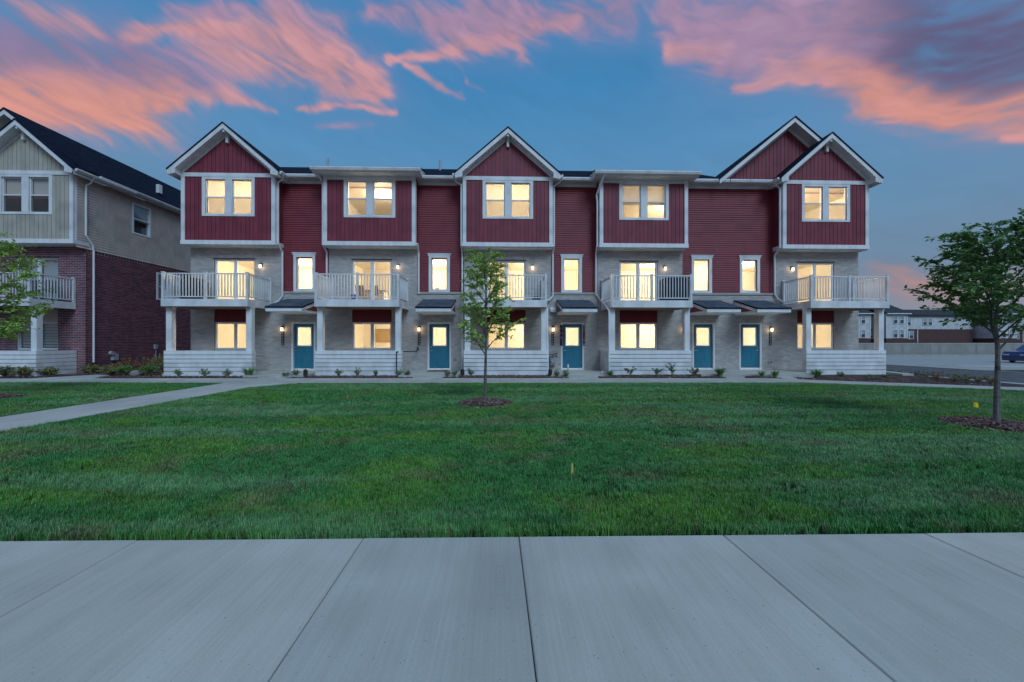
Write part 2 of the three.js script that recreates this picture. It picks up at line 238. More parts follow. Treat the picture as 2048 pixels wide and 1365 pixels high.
function townhouse(o) {
  const { cx, xL, xR, pal, lit } = o, s = o.mirror ? -1 : 1, G = thing('townhouse', o.label, 'townhouse', [cx, 0, -18], 0, o.group);
  const dc = o.doorX, wc = o.winX, seed = o.seed;
  const slider = [-.95, .82, 3.13, 5.12], low = [-.95, .82, 1.06, 2.92], door = dc === null ? null : [dc - .53, dc + .53, .06, 2.30];
  const bayHoles = [[-.99, -.14, 6.95, 8.47], [.14, .99, 6.95, 8.47]];
  const sx0 = s > 0 ? 1.98 : xL, sx1 = s > 0 ? xR : -1.98;                                             // siding bay beside the projecting bay
  const nwin = wc === null ? null : [wc - .36, wc + .36, 3.78, 5.25];
  // --- brick
  const bh = [slider, low, ...(door ? [door] : [])];
  const bw = part('brick_wall', [...wallBoxes(xL, o.inset ? xR - .014 : xR, -.45, 3.58, -.22, -.010, bh), ...wallBoxes(-1.98, o.inset ? xR - .014 : 1.98, 3.58, 5.64, -.22, -.010, [slider])], pal.mortar, G);
  bricks(bw, y => y < 3.56 ? [xL, xR] : [-1.98, 1.98], -.10, 5.63, bh, pal, seed, onFront(0));
  // dark dentil course under the bay, steel lintels
  part('lintel', [box(-.99, .86, 5.12, 5.155, -.1, .014)], M.lintel, G);
  part('brick_sill', [box(-1.0, .87, 1.0, 1.06, -.1, .03)], M.ledge, G);
  // --- siding bay
  if (sx1 - sx0 > .3) {
    const hs = nwin ? [nwin] : [];
    part('siding_wall', wallBoxes(sx0, sx1, 3.58, 8.72, -.34, -.17, hs), pal.siding, G);
    part('lap_siding', lap(sx0, sx1, 3.67, 8.57, -.15, hs), pal.siding, G, 'stuff');
    part('stone_ledge', [box(sx0, sx1, 3.58, 3.67, -.17, .035)], M.ledge, G);
    part('frieze_board', [box(sx0, sx1, 8.56, 8.70, -.15, -.115)], M.white, G);
    part('eave_soffit', [box(sx0, sx1, 8.69, 8.72, -.115, .22)], M.white, G);
    const gu = part('gutter', [prismX([[.20, 8.83], [.33, 8.83], [.335, 8.79], [.30, 8.71], [.20, 8.70]], sx0 + .02, sx1 - .02)], M.white, G);
    if (nwin) {
      const [a, b, c, d] = nwin, w = part('window', [box(a - .12, a, c - .10, d + .08, -.15, -.10), box(b, b + .12, c - .10, d + .08, -.15, -.10), box(a, b, d, d + .08, -.15, -.10), box(a, b, c - .10, c, -.15, -.10)], M.white, G);
      part('window_head', [box(a - .15, b + .15, d + .08, d + .17, -.15, -.085), box(a - .18, b + .18, d + .17, d + .20, -.15, -.06)], M.white, w);
      part('sash', rim(a, b, c, d, -.26, -.19, .045), M.frame, w);
      part('pane', [box(a + .045, b - .045, c + .045, d - .045, -.228, -.226)], M.glass, w);
    }
  }
  // --- projecting bay on the top floor
  const gable = o.roof === 'gable', bandTop = gable ? 8.74 : 8.68, panelTop = 8.57;
  const bay = part('bay', [...wallBoxes(-1.98, 1.98, 5.66, gable ? 8.80 : 8.72, .36, .465, bayHoles), box(-1.98, -1.88, 5.66, 8.72, -.3, .36), box(1.88, 1.98, 5.66, 8.72, -.3, .36)], pal.board[1], G);
  part('bay_soffit', [box(-1.98, 1.98, 5.60, 5.655, -.17, .44)], M.white, bay);
  const bw2 = .1803, nb = 22, win = [-1.12, 1.12, 6.87, 8.60];
  for (let i = 0; i < nb; i++) {
    const a = -1.98 + i * bw2 + .006, b = a + bw2 - .018, inWin = b > win[0] + .02 && a < win[1] - .02;
    if (inWin && a < win[0]) { part('board', [box(a, win[0], win[2], panelTop, .46, .488)], pal.board[i % 3], bay); }
    if (inWin && b > win[1]) { part('board', [box(win[1], b, win[2], panelTop, .46, .488)], pal.board[i % 3], bay); }
    part('board', [box(a, b, 5.82, inWin ? win[2] : panelTop, .46, .488)], pal.board[(i * 2 + 1) % 3], bay);
  }
  for (const q of [-1, 1]) for (let i = 0; i < 3; i++) part('side_board', [box(q > 0 ? 1.975 : -1.992, q > 0 ? 1.992 : -1.975, 5.82, 8.62, -.17 + i * .18, i * .18 - .002)], pal.board[i], bay);
  part('corner_trim', [box(-2.0, -1.84, 5.82, bandTop - .17, .40, .515), box(-2.01, -1.985, 5.82, bandTop - .17, .36, .40)], M.white, bay);
  part('corner_trim', [box(1.84, 2.0, 5.82, bandTop - .17, .40, .515), box(1.985, 2.01, 5.82, bandTop - .17, .36, .40)], M.white, bay);
  part('band_trim', [box(-2.0, 2.0, bandTop - .17, bandTop, .44, .52)], M.white, bay);
  part('base_trim', [box(-2.02, 2.02, 5.64, 5.82, .43, .525), box(-2.02, -1.985, 5.64, 5.82, -.15, .43), box(1.985, 2.02, 5.64, 5.82, -.15, .43)], M.white, bay);
  // --- the pair of sash windows in the bay
  const tw = part('window', [box(-1.12, -.99, 6.87, 8.57, .46, .51), box(.99, 1.12, 6.87, 8.57, .46, .51), box(-.99, .99, 6.87, 6.95, .46, .51), box(-.99, .99, 8.47, 8.57, .46, .51), box(-.14, .14, 6.95, 8.47, .46, .505)], M.white, G);
  for (const a of [-.99, .14]) {
    part('sash', [...rim(a, a + .85, 6.95, 8.47, .37, .45, .045), box(a + .045, a + .805, 7.68, 7.735, .37, .455)], M.frame, tw);
    part('pane', [box(a + .045, a + .805, 7.735, 8.425, .425, .427)], M.glass, tw); part('pane', [box(a + .045, a + .805, 6.995, 7.68, .405, .407)], M.glass, tw);
    part('insect_screen', [box(a + .045, a + .805, 6.995, 7.68, .437, .4375)], M.screen, tw);
    if (o.shades) part('window_shade', [box(a + .03, a + .82, o.shades === 2 ? 7.6 : 6.97, 8.45, .33, .331)], M.shade, tw);
  }
  // --- bay roof
  if (gable) {
    const ya = 10.78, k = .865, yt = x => ya - k * Math.abs(x), front = .85, back = o.wing ? -2.6 : -4.6;
    for (const q of [-1, 1]) {
      const P = (x, d) => [q * x, yt(x) - d];
      part('roof', [prism(q > 0 ? [P(0, 0), P(0, .055), P(2.33, .055), P(2.33, 0)] : [P(0, 0), P(2.33, 0), P(2.33, .055), P(0, .055)], back, front + .03)], M.roof, G);
      part('rake_board', [prism([P(0, .055), P(2.3, .055), P(2.3, .27), P(0, .27)], front - .05, front)], M.white, G);
      part('rake_soffit', [prism([P(0, .06), P(2.28, .06), P(2.28, .25), P(0, .25)], back, front - .05)], M.white, G);
      part('frieze_board', [prism([P(0, .25), P(1.98, .25), P(1.98, .40), P(0, .40)], .478, .512)], M.white, G);
      part('eave_return', [prism([[q * 2.3, yt(2.3) - .27], [q * 2.3, 8.585], [q * 1.985, 8.585], [q * 1.985, yt(1.985) - .26]], -.6, front - .002)], M.white, G);
      part('gutter', [prism([[q * 2.31, 8.76], [q * 2.43, 8.76], [q * 2.43, 8.71], [q * 2.38, 8.64], [q * 2.31, 8.63]], o.wing && q > 0 && !o.flipWing ? -2 : -1.0, front - .1)], M.white, G);
    }
    const gw = part('gable', [prism([[-1.98, 8.74], [1.98, 8.74], [1.98, yt(1.98) - .24], [0, yt(0) - .24], [-1.98, yt(1.98) - .24]], .36, .465)], pal.board[1], G);
    for (let i = 0; i < nb; i++) { const a = -1.98 + i * bw2 + .006, b = a + bw2 - .018, t = x => yt(x) - .27; const pts = [[a, 8.742], [b, 8.742], [b, t(b)]]; if (a < 0 && b > 0) pts.push([0, t(0)]); pts.push([a, t(a)]); if (Math.min(t(a), t(b)) > 8.78) part('board', [prism(pts, .46, .488)], pal.board[i % 3], gw); }
    part('gable_bracket', [box(-.055, .055, 10.02, 10.42, .49, .60), box(-.05, .05, 10.38, 10.5, .49, .80)], M.white, G);
  } else {
    const ys = z => 8.905 - .25 * (z - .95);
    part('roof', [prismX([[1.0, ys(1.0)], [1.0, ys(1.0) - .04], [-.9, ys(-.9) - .04], [-.9, ys(-.9)]], -2.32, 2.32)], M.roof, G);
    part('fascia', [prismX([[.93, 8.67], [.93, ys(.93) - .045], [-.6, ys(-.6) - .045], [-.6, 8.78], [.46, 8.67]], -2.30, 2.30)], M.white, G);
    part('gutter', [prismX([[.93, 8.86], [1.06, 8.86], [1.065, 8.82], [1.03, 8.73], [.93, 8.72]], -2.33, 2.33)], M.white, G);
  }
  // --- main roof
  const r0 = o.roofL ?? xL, r1 = o.roofR ?? xR;
  if (o.wing) {
    const { ridge, half, top, depth } = o.wing, k = (top - 8.88) / half, yt = x => top - k * Math.abs(x), f0 = .35;
    for (const q of [-1, 1]) {
      const P = (x, d) => [ridge + q * x, yt(x) - d];
      const rf = part('wing_roof', [prism([P(0, 0), P(half + .04, 0), P(half + .04, .06), P(0, .06)], -depth, f0 + .03)], M.roof, G);
      if (q > 0 && o.bigRoof) { const L = Math.hypot(half, top - 8.88), th = Math.atan(k), n = Math.floor(L / .14); shingleRun(rf, seed + 5, n, [-depth, f0 + .03], (c, z, w, rr) => { const d = L - (c + .5) * (L / n); const x = ridge + d * Math.cos(th), y = top - d * Math.sin(th); return placed(x + .012 * Math.sin(th), y + .008, z, .165, .010 + .006 * rr, w, 0, 0, -th + .035); }); }
      part('rake_board', [prism([P(0, .06), P(half, .06), P(half, .27), P(0, .27)], f0 - .05, f0)], M.white, G);
      part('rake_soffit', [prism([P(0, .065), P(half - .02, .065), P(half - .02, .25), P(0, .25)], -depth, f0 - .05)], M.white, G);
      part('wing_gutter', [prism([[ridge + q * half, 8.83], [ridge + q * (half + .13), 8.83], [ridge + q * (half + .13), 8.78], [ridge + q * (half + .08), 8.70], [ridge + q * half, 8.69]], -depth, f0 - .6)], M.white, G);
      part('wing_soffit', [q > 0 ? box(xR, ridge + half, 8.66, 8.69, -depth, .3) : box(ridge - half, xL, 8.66, 8.69, -depth, -.3)], M.white, G);
      part('frieze_board', [prism([P(0, .25), P(half - .35, .25), P(half - .35, .40), P(0, .40)], -.15, -.115)], M.white, G);
    }
    const w = half - .3, gw = part('wing_gable', [prism([[ridge - w, 8.72], [ridge + w, 8.72], [ridge + w, yt(w) - .24], [ridge, top - .24], [ridge - w, yt(w) - .24]], -.34, -.17)], pal.board[1], G);
    const n = Math.floor(2 * w / bw2); for (let i = 0; i < n; i++) { const a = -w + i * bw2 + .006, b = a + bw2 - .018, t = x => yt(x) - .26; const pts = [[ridge + a, 8.84], [ridge + b, 8.84], [ridge + b, t(b)]]; if (a < 0 && b > 0) pts.push([ridge, t(0)]); pts.push([ridge + a, t(a)]); if (Math.min(t(a), t(b)) > 8.9) part('board', [prism(pts, -.175, -.148)], pal.board[(i + 1) % 3], gw); }
    part('rear_wall', [box(xL, xR, -.4, 8.7, -depth + .1, -depth + .3)], pal.siding, G);
  } else {
    part('main_roof', [prismX([[.31, 8.84], [.31, 8.80], [-4.1, 10.97], [-8.4, 8.80], [-8.4, 8.84], [-4.1, 11.03]], r0, r1)], M.roof, G);
    part('rear_wall', [box(xL, xR, -.4, 8.75, -8.0, -7.8)], pal.siding, G);
  }
  const dep = o.wing ? o.wing.depth - .2 : 7.9;
  if (o.sideR) part('side_wall', [box(xR + .002, xR + .03, -.4, 8.66, -dep, -.23)], pal.siding, G);
  if (o.sideL) part('side_wall', [box(xL - .03, xL - .002, -.4, 8.66, -dep, -.23)], pal.siding, G);
  // --- balcony
  const b0 = o.mirror === true && lit ? -1.70 : -1.82, b1 = o.mirror === true && lit ? 1.72 : 1.60, fz = 1.74;
  const bal = part('balcony', [box(b0, b1, 2.85, 3.12, fz - .04, fz), box(b0, b0 + .04, 2.85, 3.12, .015, fz - .04), box(b1 - .04, b1, 2.85, 3.12, .015, fz - .04)], M.white, G);
  for (let z = .03; z < fz - .06; z += .142) part('deck_board', [box(b0 + .005, b1 - .005, 3.121, 3.148, z, Math.min(z + .136, fz + .01))], M.vinyl, bal);
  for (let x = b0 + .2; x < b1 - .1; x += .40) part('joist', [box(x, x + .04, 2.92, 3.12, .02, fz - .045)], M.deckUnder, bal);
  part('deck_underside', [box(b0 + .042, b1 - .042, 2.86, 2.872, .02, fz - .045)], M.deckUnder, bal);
  const mid = (b0 + b1) / 2, rz = fz - .06, post = [[b0 + .05, rz], [mid, rz], [b1 - .05, rz], [b0 + .05, .06], [b1 - .05, .06]];
  for (const [x, z] of post) part('post', [box(x - .045, x + .045, 3.148, 4.22, z - .045, z + .045), box(x - .055, x + .055, 4.22, 4.245, z - .055, z + .055)], M.vinyl, bal);
  const rail = (name, y0, y1, t) => { for (const [a, b] of [[b0 + .095, mid - .045], [mid + .045, b1 - .095]]) part(name, [box(a, b, y0, y1, rz - t, rz + t)], M.vinyl, bal); for (const x of [b0 + .05, b1 - .05]) part(name, [box(x - t, x + t, y0, y1, .105, rz - .045)], M.vinyl, bal); };
  rail('top_rail', 4.155, 4.20, .03); rail('bottom_rail', 3.225, 3.265, .022);
  const BAL = ready(box(-.016, .016, 3.265, 4.155, -.016, .016));
  for (const [a, b] of [[b0 + .095, mid - .045], [mid + .045, b1 - .095]]) { const n = Math.round((b - a) / .118); for (let i = 1; i < n; i++) part('baluster', BAL, M.vinyl, bal).position.set(a + (b - a) * i / n, 0, rz); }
  for (const x of [b0 + .05, b1 - .05]) { const n = 13; for (let i = 1; i < n; i++) part('baluster', BAL, M.vinyl, bal).position.set(x, 0, .105 + (rz - .15) * i / n); }
  // --- columns and boarded porch wall
  for (const [a, b] of [[b0, b0 + .22], [b1 - .22, b1]]) part('column', [box(a, b, 1.04, 2.85, 1.27, 1.49), box(a - .012, b + .012, 2.78, 2.85, 1.258, 1.502)], M.white, G);
  const p0 = b0 - .04, p1 = b1 + .04, pz = 1.55, fullL = o.porchFull.includes('L'), fullR = o.porchFull.includes('R');
  const pw = part('porch_wall', [box(p0 + .02, p1 - .02, -.3, 1.03, pz - .26, pz - .075), ...(fullL ? [box(p0 + .02, p0 + .24, -.3, 1.03, .02, pz - .26)] : []), ...(fullR ? [box(p1 - .24, p1 - .02, -.3, 1.03, .02, pz - .26)] : [])], M.white, G);
  for (let i = 0; i < 6; i++) {
    const y0 = i ? .05 + i * .167 + .013 : -.1, y1 = .05 + (i + 1) * .167 - .013;
    part('board', [box(p0, p1, y0, y1, pz - .075, pz)], M.white, pw);
    part('side_board', [box(p0 - .004, p0 + .02, y0, y1, fullL ? .02 : pz - .27, pz - .03)], M.white, pw); part('side_board', [box(p1 - .02, p1 + .004, y0, y1, fullR ? .02 : pz - .27, pz - .03)], M.white, pw);
  }
  part('porch_cap', [box(p0 - .004, p1 + .004, 1.042, 1.055, pz - .28, pz + .004)], M.white, pw);
  // --- sliding door and lower window
  for (const [nm, h] of [['patio_door', slider], ['window', low]]) {
    const lw = nm === 'window', [a, b, c] = h, d = lw ? 2.30 : h[3], m = (a + b) / 2, f = part(nm, [...rim(a + .002, b - .002, c + .002, d - .002, -.16, -.05, .055), box(m - .05, m + .05, c + .057, d - .057, -.15, -.06)], M.frame, G);
    for (const [p, q] of [[a + .057, m - .05], [m + .05, b - .057]]) { part('sash', rim(p, q, c + .057, d - .057, -.13, -.085, .028), M.frame, f); part('pane', [box(p + .028, q - .028, c + .085, d - .085, -.108, -.106)], M.glass, f); if (o.blinds && lw) for (let y = c + .12; y < d - .1; y += .125) part('blind_slat', [prismX([[-.19, y], [-.175, y + .10], [-.178, y + .10], [-.193, y]], p + .02, q - .02)], o.blinds, f); if (o.curtain && !lw) part('curtain', [box(p + .01, q - .01, c + .03, d - .03, -.21, -.2)], o.curtain, f); }
    if (lw) { part('siding_backing', [box(a, b, 2.30, 2.92, -.2, -.085)], pal.siding, G); part('lap_siding', lap(a + .005, b - .005, 2.305, 2.915, -.07, []), pal.siding, G, 'stuff'); }
  }
  // --- entrance
  if (door) {
    const hx = o.mirror ? 1 : -1, dr = part('door', [...wallBoxes(dc - .455, dc + .455, .20, 2.225, -.135, -.09, [[dc - .32, dc + .32, 1.22, 2.09]])], M.door, G);
    part('door_frame', [box(dc - .528, dc - .457, .12, 2.298, -.16, .012), box(dc + .457, dc + .528, .12, 2.298, -.16, .012), box(dc - .457, dc + .457, 2.227, 2.298, -.16, .012)], M.white, dr);
    part('threshold', [box(dc - .53, dc + .53, .05, .19, -.16, .05)], M.frame, dr);
    part('pane', [box(dc - .285, dc + .285, 1.255, 2.055, -.115, -.112)], M.frosted, dr); part('pane_trim', rim(dc - .325, dc + .325, 1.215, 2.095, -.095, -.075, .042), M.white, dr);
    for (const q of [-.2, .2]) part('panel', [box(dc + q - .13, dc + q + .13, .50, 1.06, -.092, -.083), box(dc + q - .10, dc + q + .10, .53, 1.03, -.09, -.078)], M.door, dr);
    part('panel', [box(dc - .33, dc + .33, .27, .42, -.092, -.083)], M.door, dr);
    part('handle', [new THREE.CylinderGeometry(.03, .03, .015, 14).rotateX(Math.PI / 2).translate(dc + hx * .385, 1.02, -.083), tube([[dc + hx * .385, 1.02, -.08], [dc + hx * .385, 1.02, -.03], [dc + hx * .28, 1.015, -.03]], .011)], M.steel, dr);
    part('deadbolt', [new THREE.CylinderGeometry(.03, .034, .03, 14).rotateX(Math.PI / 2).translate(dc + hx * .385, 1.17, -.078)], M.steel, dr);
    // pent roof over the door
    const ac = o.awnX, a0 = ac - .73, a1 = ac + .73, az = 1.65;
    const aw = part('awning', [prismX([[.0, 3.33], [.0, 3.28], [az + .02, 2.80], [az + .02, 2.855]], a0 - .02, a1 + .02)], M.roof, G);
    const len = Math.hypot(az, .475), th = Math.atan(.475 / az); shingleRun(aw, seed + 9, 12, [a0 - .02, a1 + .02], (c, x, w, rr) => { const d = len - (c + .5) * len / 12; return placed(x, 3.338 - d * Math.sin(th), d * Math.cos(th), w, .009 + .006 * rr, .165, th - .03, 0, 0); }, 1, [.21, .26, .34]);
    part('fascia', [box(a0, a1, 2.665, 2.835, az - .03, az)], M.white, aw);
    part('soffit', [box(a0 + .02, a1 - .02, 2.64, 2.665, .015, az - .03)], M.white, aw);
    for (const x of [a0, a1 - .03]) { part('side_trim', [prismX([[.01, 3.27], [.01, 3.13], [az - .03, 2.675], [az - .03, 2.79]], x, x + .03), box(x, x + .03, 2.645, 2.74, .01, az - .03), box(x, x + .03, 2.74, 3.13, .01, .09)], M.white, aw); part('side_panel', [prismX([[.06, 3.15], [.06, 2.72], [az - .2, 2.72]], x + .007, x + .023)], pal.siding, aw); }
    const lx = dc + (o.mirror ? .95 : -.90); lampOn(G, lx, 1.99, .002, false);
    if (o.digits) { const pl = part('address_plaque', [box(lx - .068, lx + .052, 1.25, 1.87, .002, .014)], M.black, G); const fg = new THREE.PlaneGeometry(.11, .60); fg.userData.done = true; const face = part('address_number', fg, numberPlate(o.digits), pl); face.position.set(lx - .008, 1.56, .018); }
  }
  if (lit) lampOn(G, o.lampX, 4.79, .002, true);
  // --- lit rooms behind the windows: floors, ceilings, side and back walls
  const inset = o.inset ?? 0, i0 = xL + .06, i1 = xR - .06 - inset, zb = -4.4, zi = -.36;
  const fl = (y0, y1) => box(i0, i1, y0, y1, zb, -.225);
  part('interior', [fl(2.66, 3.10), fl(5.46, 5.72), box(i0, i1, 8.45, 8.6, zb, -.3), box(-1.88, 1.88, 8.48, 8.6, -.3, .36), box(-1.88, 1.88, 5.66, 5.72, -.225, .36), box(xL, i0, 0, 8.6, zb, -.225), box(i1, xR - inset, 0, 8.6, zb, -.225), box(i0, i1, 0, 8.6, zb - .1, zb),
    ...(s > 0 ? [box(1.98, 2.06, 5.72, 8.45, -1.2, -.34)] : [box(-2.06, -1.98, 5.72, 8.45, -1.2, -.34)])], o.roomMat ?? M.cream, G);
  part('room_floor', [fl(.0, .16), fl(3.10, 3.115), fl(5.72, 5.735)], M.roomFloor, G);
  if (lit) for (const [f, y, x, I] of o.lamps) {
    const c = part('ceiling_light', [new THREE.SphereGeometry(.065, 16, 10)], M.roomBulb, G); c.position.set(x, y, f);
    const li = new THREE.PointLight(rgb(1, .82, .56), I); li.position.set(x, y, f); li.castShadow = true; li.shadow.radius = 5; G.add(li);
  }
  // --- downspouts
  for (const pts of o.spouts ?? []) part('downspout', tube(pts, .042, 8), M.white, G);
  return G;
}
M.roomBulb = new THREE.MeshStandardMaterial({ color: rgb(.9, .88, .8), emissive: rgb(1, .86, .62), emissiveIntensity: 6, roughness: .5 });

const GRP = 'red townhouses of the lit row', cxs = [-11.79, -5.72, .35, 6.45, 14.81];
// lamps per unit: [z, y, x, candela]
const roomLamps = (s, top) => [[-2.3, 2.25, s * 2.0, 23], [-2.3, 5.0, s * 1.9, 23], top];
const row = [
  { label: 'leftmost red townhouse of the lit row, gabled bay, covered grill on its balcony', roof: 'gable', xL: -1.98, xR: 4.09, digits: '52228', shades: 1, porchFull: 'L', sideL: true, roofL: -2.2, lamps: [[-2.3, 2.25, 2.0, 23], [-2.3, 5.0, 1.2, 23], [-2.0, 7.9, .4, 37]],
    spouts: [[[2.38, 8.66, .6], [2.30, 8.52, .45], [2.07, 8.40, .40], [2.07, 5.70, .40], [2.07, 5.45, .06], [2.07, 3.45, .06], [1.90, 3.22, .08], [1.86, 3.12, .3]]] },
  { label: 'red townhouse with flat-topped bay next to the gabled left end house', roof: 'shed', xL: -1.98, xR: 4.09, digits: '52224', porchFull: 'L', lamps: [[-2.3, 2.25, 2.0, 23], [-2.3, 5.0, 1.9, 23], [-1.05, 8.33, .10, 21]],
    spouts: [[[-2.2, 8.74, .95], [-2.1, 8.52, .55], [-2.08, 8.40, .38], [-2.08, 5.7, .38], [-2.05, 5.45, .05], [-2.05, 3.6, .05]], [[2.05, 5.75, .38], [2.05, 5.45, .06], [2.05, 3.6, .06]]] },
  { label: 'middle red townhouse with gabled bay, behind the small lawn tree', roof: 'gable', xL: -1.98, xR: 4.12, digits: '52220', shades: 1, porchFull: 'L', lamps: roomLamps(1, [-2.0, 7.9, .3, 37]),
    spouts: [[[-2.38, 8.64, .6], [-2.28, 8.50, .45], [-2.07, 8.38, .40], [-2.07, 5.7, .40], [-2.06, 5.45, .06], [-2.06, .1, .06]], [[2.38, 8.64, .6], [2.28, 8.50, .45], [2.07, 8.38, .40], [2.07, 5.7, .40], [2.06, 5.45, .06], [2.06, 3.5, .06], [1.9, 3.32, .10], [1.66, 3.25, .3], [1.66, 2.8, 1.2], [1.66, .1, 1.5]]] },
  { label: 'red townhouse with flat-topped bay, dark covered furniture on its balcony', roof: 'shed', xL: -1.98, xR: 4.05, digits: '52216', shades: 2, porchFull: 'L', roofR: 4.05, lamps: roomLamps(1, [-2.0, 7.9, 2.6, 32]),
    spouts: [[[-1.9, 8.74, .98], [-2.12, 8.0, .40], [-2.08, 7.7, .38], [-2.08, 5.7, .38], [-2.06, 5.45, .06], [-2.06, 3.6, .06], [-1.9, 3.35, .10], [-1.9, 2.85, 1.4], [-1.88, 2.7, 1.60], [-1.88, .1, 1.60]]] },
  { label: 'rightmost red townhouse with two gables, at the side street end', roof: 'gable', xL: -4.31, xR: 1.99, mirror: true, digits: '52210', porchFull: 'R', sideR: true, wing: { ridge: -1.31, half: 3.5, top: 11.75, depth: 12 }, lamps: [[-2.3, 2.25, -2.3, 23], [-2.3, 5.0, -2.2, 23], [-1.6, 7.9, -1.7, 29]],
    spouts: [[[-2.38, 8.66, .6], [-2.28, 8.52, .45], [-2.07, 8.40, .40], [-2.07, 5.7, .40], [-2.07, 5.42, .06], [-2.07, 3.62, .06], [-1.95, 3.4, .10], [-1.78, 3.2, .3]]] },
];
row.forEach((u, i) => townhouse({ cx: cxs[i], pal: PAL.red, lit: true, seed: 11 + i * 31, group: GRP, doorX: u.mirror ? -3.18 : 2.97, winX: u.mirror ? -3.13 : 2.95, awnX: u.mirror ? -3.22 : 2.98, lampX: u.mirror ? -1.24 : 1.13, ...u }));

// the beige neighbour on the left: same type, unlit, dark brick
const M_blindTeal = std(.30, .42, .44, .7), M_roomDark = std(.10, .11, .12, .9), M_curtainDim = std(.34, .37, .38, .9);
{
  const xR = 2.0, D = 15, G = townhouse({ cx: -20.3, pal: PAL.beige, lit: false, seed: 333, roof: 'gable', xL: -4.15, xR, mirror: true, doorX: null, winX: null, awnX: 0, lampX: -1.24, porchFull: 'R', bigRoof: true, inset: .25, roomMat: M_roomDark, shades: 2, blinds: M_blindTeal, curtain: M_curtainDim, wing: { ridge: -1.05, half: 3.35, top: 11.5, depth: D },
    label: 'beige gabled townhouse with dark red brick base, left edge of view', group: undefined,
    spouts: [[[2.38, 8.66, .0], [2.20, 8.42, -.02], [2.08, 8.30, .06], [2.08, 6.1, .06], [2.09, 5.72, -.22], [2.07, 5.5, -.28], [2.07, .45, -.28]]] });
  const w1 = [-3.2, -2.24, 6.86, 8.32], w2 = [-4.6, -3.65, 3.7, 5.07];
  // side wall along the gap: brick below, lap siding above (outline here is along z)
  const turn = list => list.map(g => { g.rotateY(Math.PI / 2); return g; });
  const sb = part('side_brick_wall', turn(wallBoxes(.22, D, -.45, 5.5, xR - .2, xR - .012, [[-w2[1], -w2[0], w2[2], w2[3]]])), PAL.beige.mortar, G);
  bricks(sb, () => [-D, 0], -.10, 5.38, [w2], PAL.beige, 77, onSide(xR));
  part('soldier_course', Array.from({ length: 70 }, (_, i) => box(xR - .1, xR + .014, 5.40, 5.49, -.06 - i * .15, .03 - i * .15)), PAL.beige.mortar, G).material = std(.09, .028, .032, .9);
  part('side_siding_wall', turn(wallBoxes(.02, D, 5.5, 8.7, xR - .2, xR - .03, [[-w1[1], -w1[0], w1[2], w1[3]]])), PAL.beige.siding, G);
  part('side_lap_siding', lapSide(-D, .36, 5.52, 8.66, xR - .004, [w1], .115), PAL.beige.siding, G, 'stuff');
  for (const [h, n] of [[w1, 0], [w2, 1]]) {
    const [a, b, c, d] = h, R = (p, q, y0, y1, x0, x1) => box(xR + x0, xR + x1, y0, y1, p, q);
    const w = part('side_window', [R(a - .05, a + .04, c - .05, d + .05, -.1, .03), R(b - .04, b + .05, c - .05, d + .05, -.1, .03), R(a + .04, b - .04, c - .05, c + .04, -.1, .03), R(a + .04, b - .04, d - .04, d + .05, -.1, .03), R(a + .04, b - .04, (c + d) / 2 - .025, (c + d) / 2 + .025, -.08, .01)], M.frame, G);
    part('pane', [R(a + .04, b - .04, c + .04, (c + d) / 2 - .025, -.06, -.058)], M.glass, w); part('pane', [R(a + .04, b - .04, (c + d) / 2 + .025, d - .04, -.04, -.038)], M.glass, w);
    part('window_shade', [R(a + .05, b - .05, (c + d) / 2 - .1, d - .05, -.12, -.118)], n ? M_roomDark : M_curtainDim, w);
  }
  part('roof_vent', [box(1.55, 1.72, 9.55, 10.0, -4.3, -4.1)], M.white, G);
  part('gas_meter', [box(2.02, 2.16, .55, .85, -1.35, -1.1), new THREE.CylinderGeometry(.1, .1, .12, 14).rotateZ(Math.PI / 2).translate(2.12, .88, -1.05), tube([[2.06, .2, -1.4], [2.06, .8, -1.4], [2.06, .95, -1.2]], .02)], std(.35, .36, .38, .6), G);
  part('utility_box', [box(2.01, 2.09, 1.02, 1.28, -3.6, -3.42), tube([[2.05, 1.02, -3.51], [2.05, .1, -3.51]], .02)], std(.30, .28, .36, .6), G);
  part('downspout_shoe', tube([[2.07, .47, -.28], [2.07, .2, -.28], [2.2, .08, -.1]], .055), M.black, G);
}
// ------------------------------------------------------------------ ground, paving, street
{
  const xs = [-500, -60, 10.5]; for (let x = 11; x <= 22; x += .5) xs.push(x); xs.push(60, 500);
  const zs = [60, 2, -2, -6, -10, -14, -30, -80, -500], pos = [], idx = [];
  xs.forEach(x => zs.forEach(z => pos.push(x, gh(x) - .045, z)));
  for (let i = 0; i < xs.length - 1; i++) for (let j = 0; j < zs.length - 1; j++) { const a = i * zs.length + j, b = a + zs.length; idx.push(a, b, b + 1, a, b + 1, a + 1); }
  const g = new THREE.BufferGeometry(); g.setAttribute('position', new THREE.Float32BufferAttribute(pos, 3)); g.setIndex(idx); g.computeVertexNormals();
  ground('ground', g, M.soil, 'soil and turf ground under the lawns', 'ground');
}
const lineAt = pts => x => { if (x <= pts[0][0]) return pts[0][1]; for (let i = 1; i < pts.length; i++) if (x <= pts[i][0]) { const [a, b] = pts[i - 1], [c, d] = pts[i]; return b + (d - b) * (x - a) / (c - a); } return pts.at(-1)[1]; };
const walkFront = lineAt([[-30, 14.45], [-17.6, 14.40], [-7, 13.88], [5.2, 13.58], [10.5, 13.45], [22, 13.4]]);
const walkBack = lineAt([[-30, 15.9], [-15.7, 15.86], [-9, 15.66], [0, 15.47], [8.7, 15.15], [22, 14.9]]);
const EDGE = .0133, lawnEdge = x => 2.925 - EDGE * x;                       // far edge of the front pavement
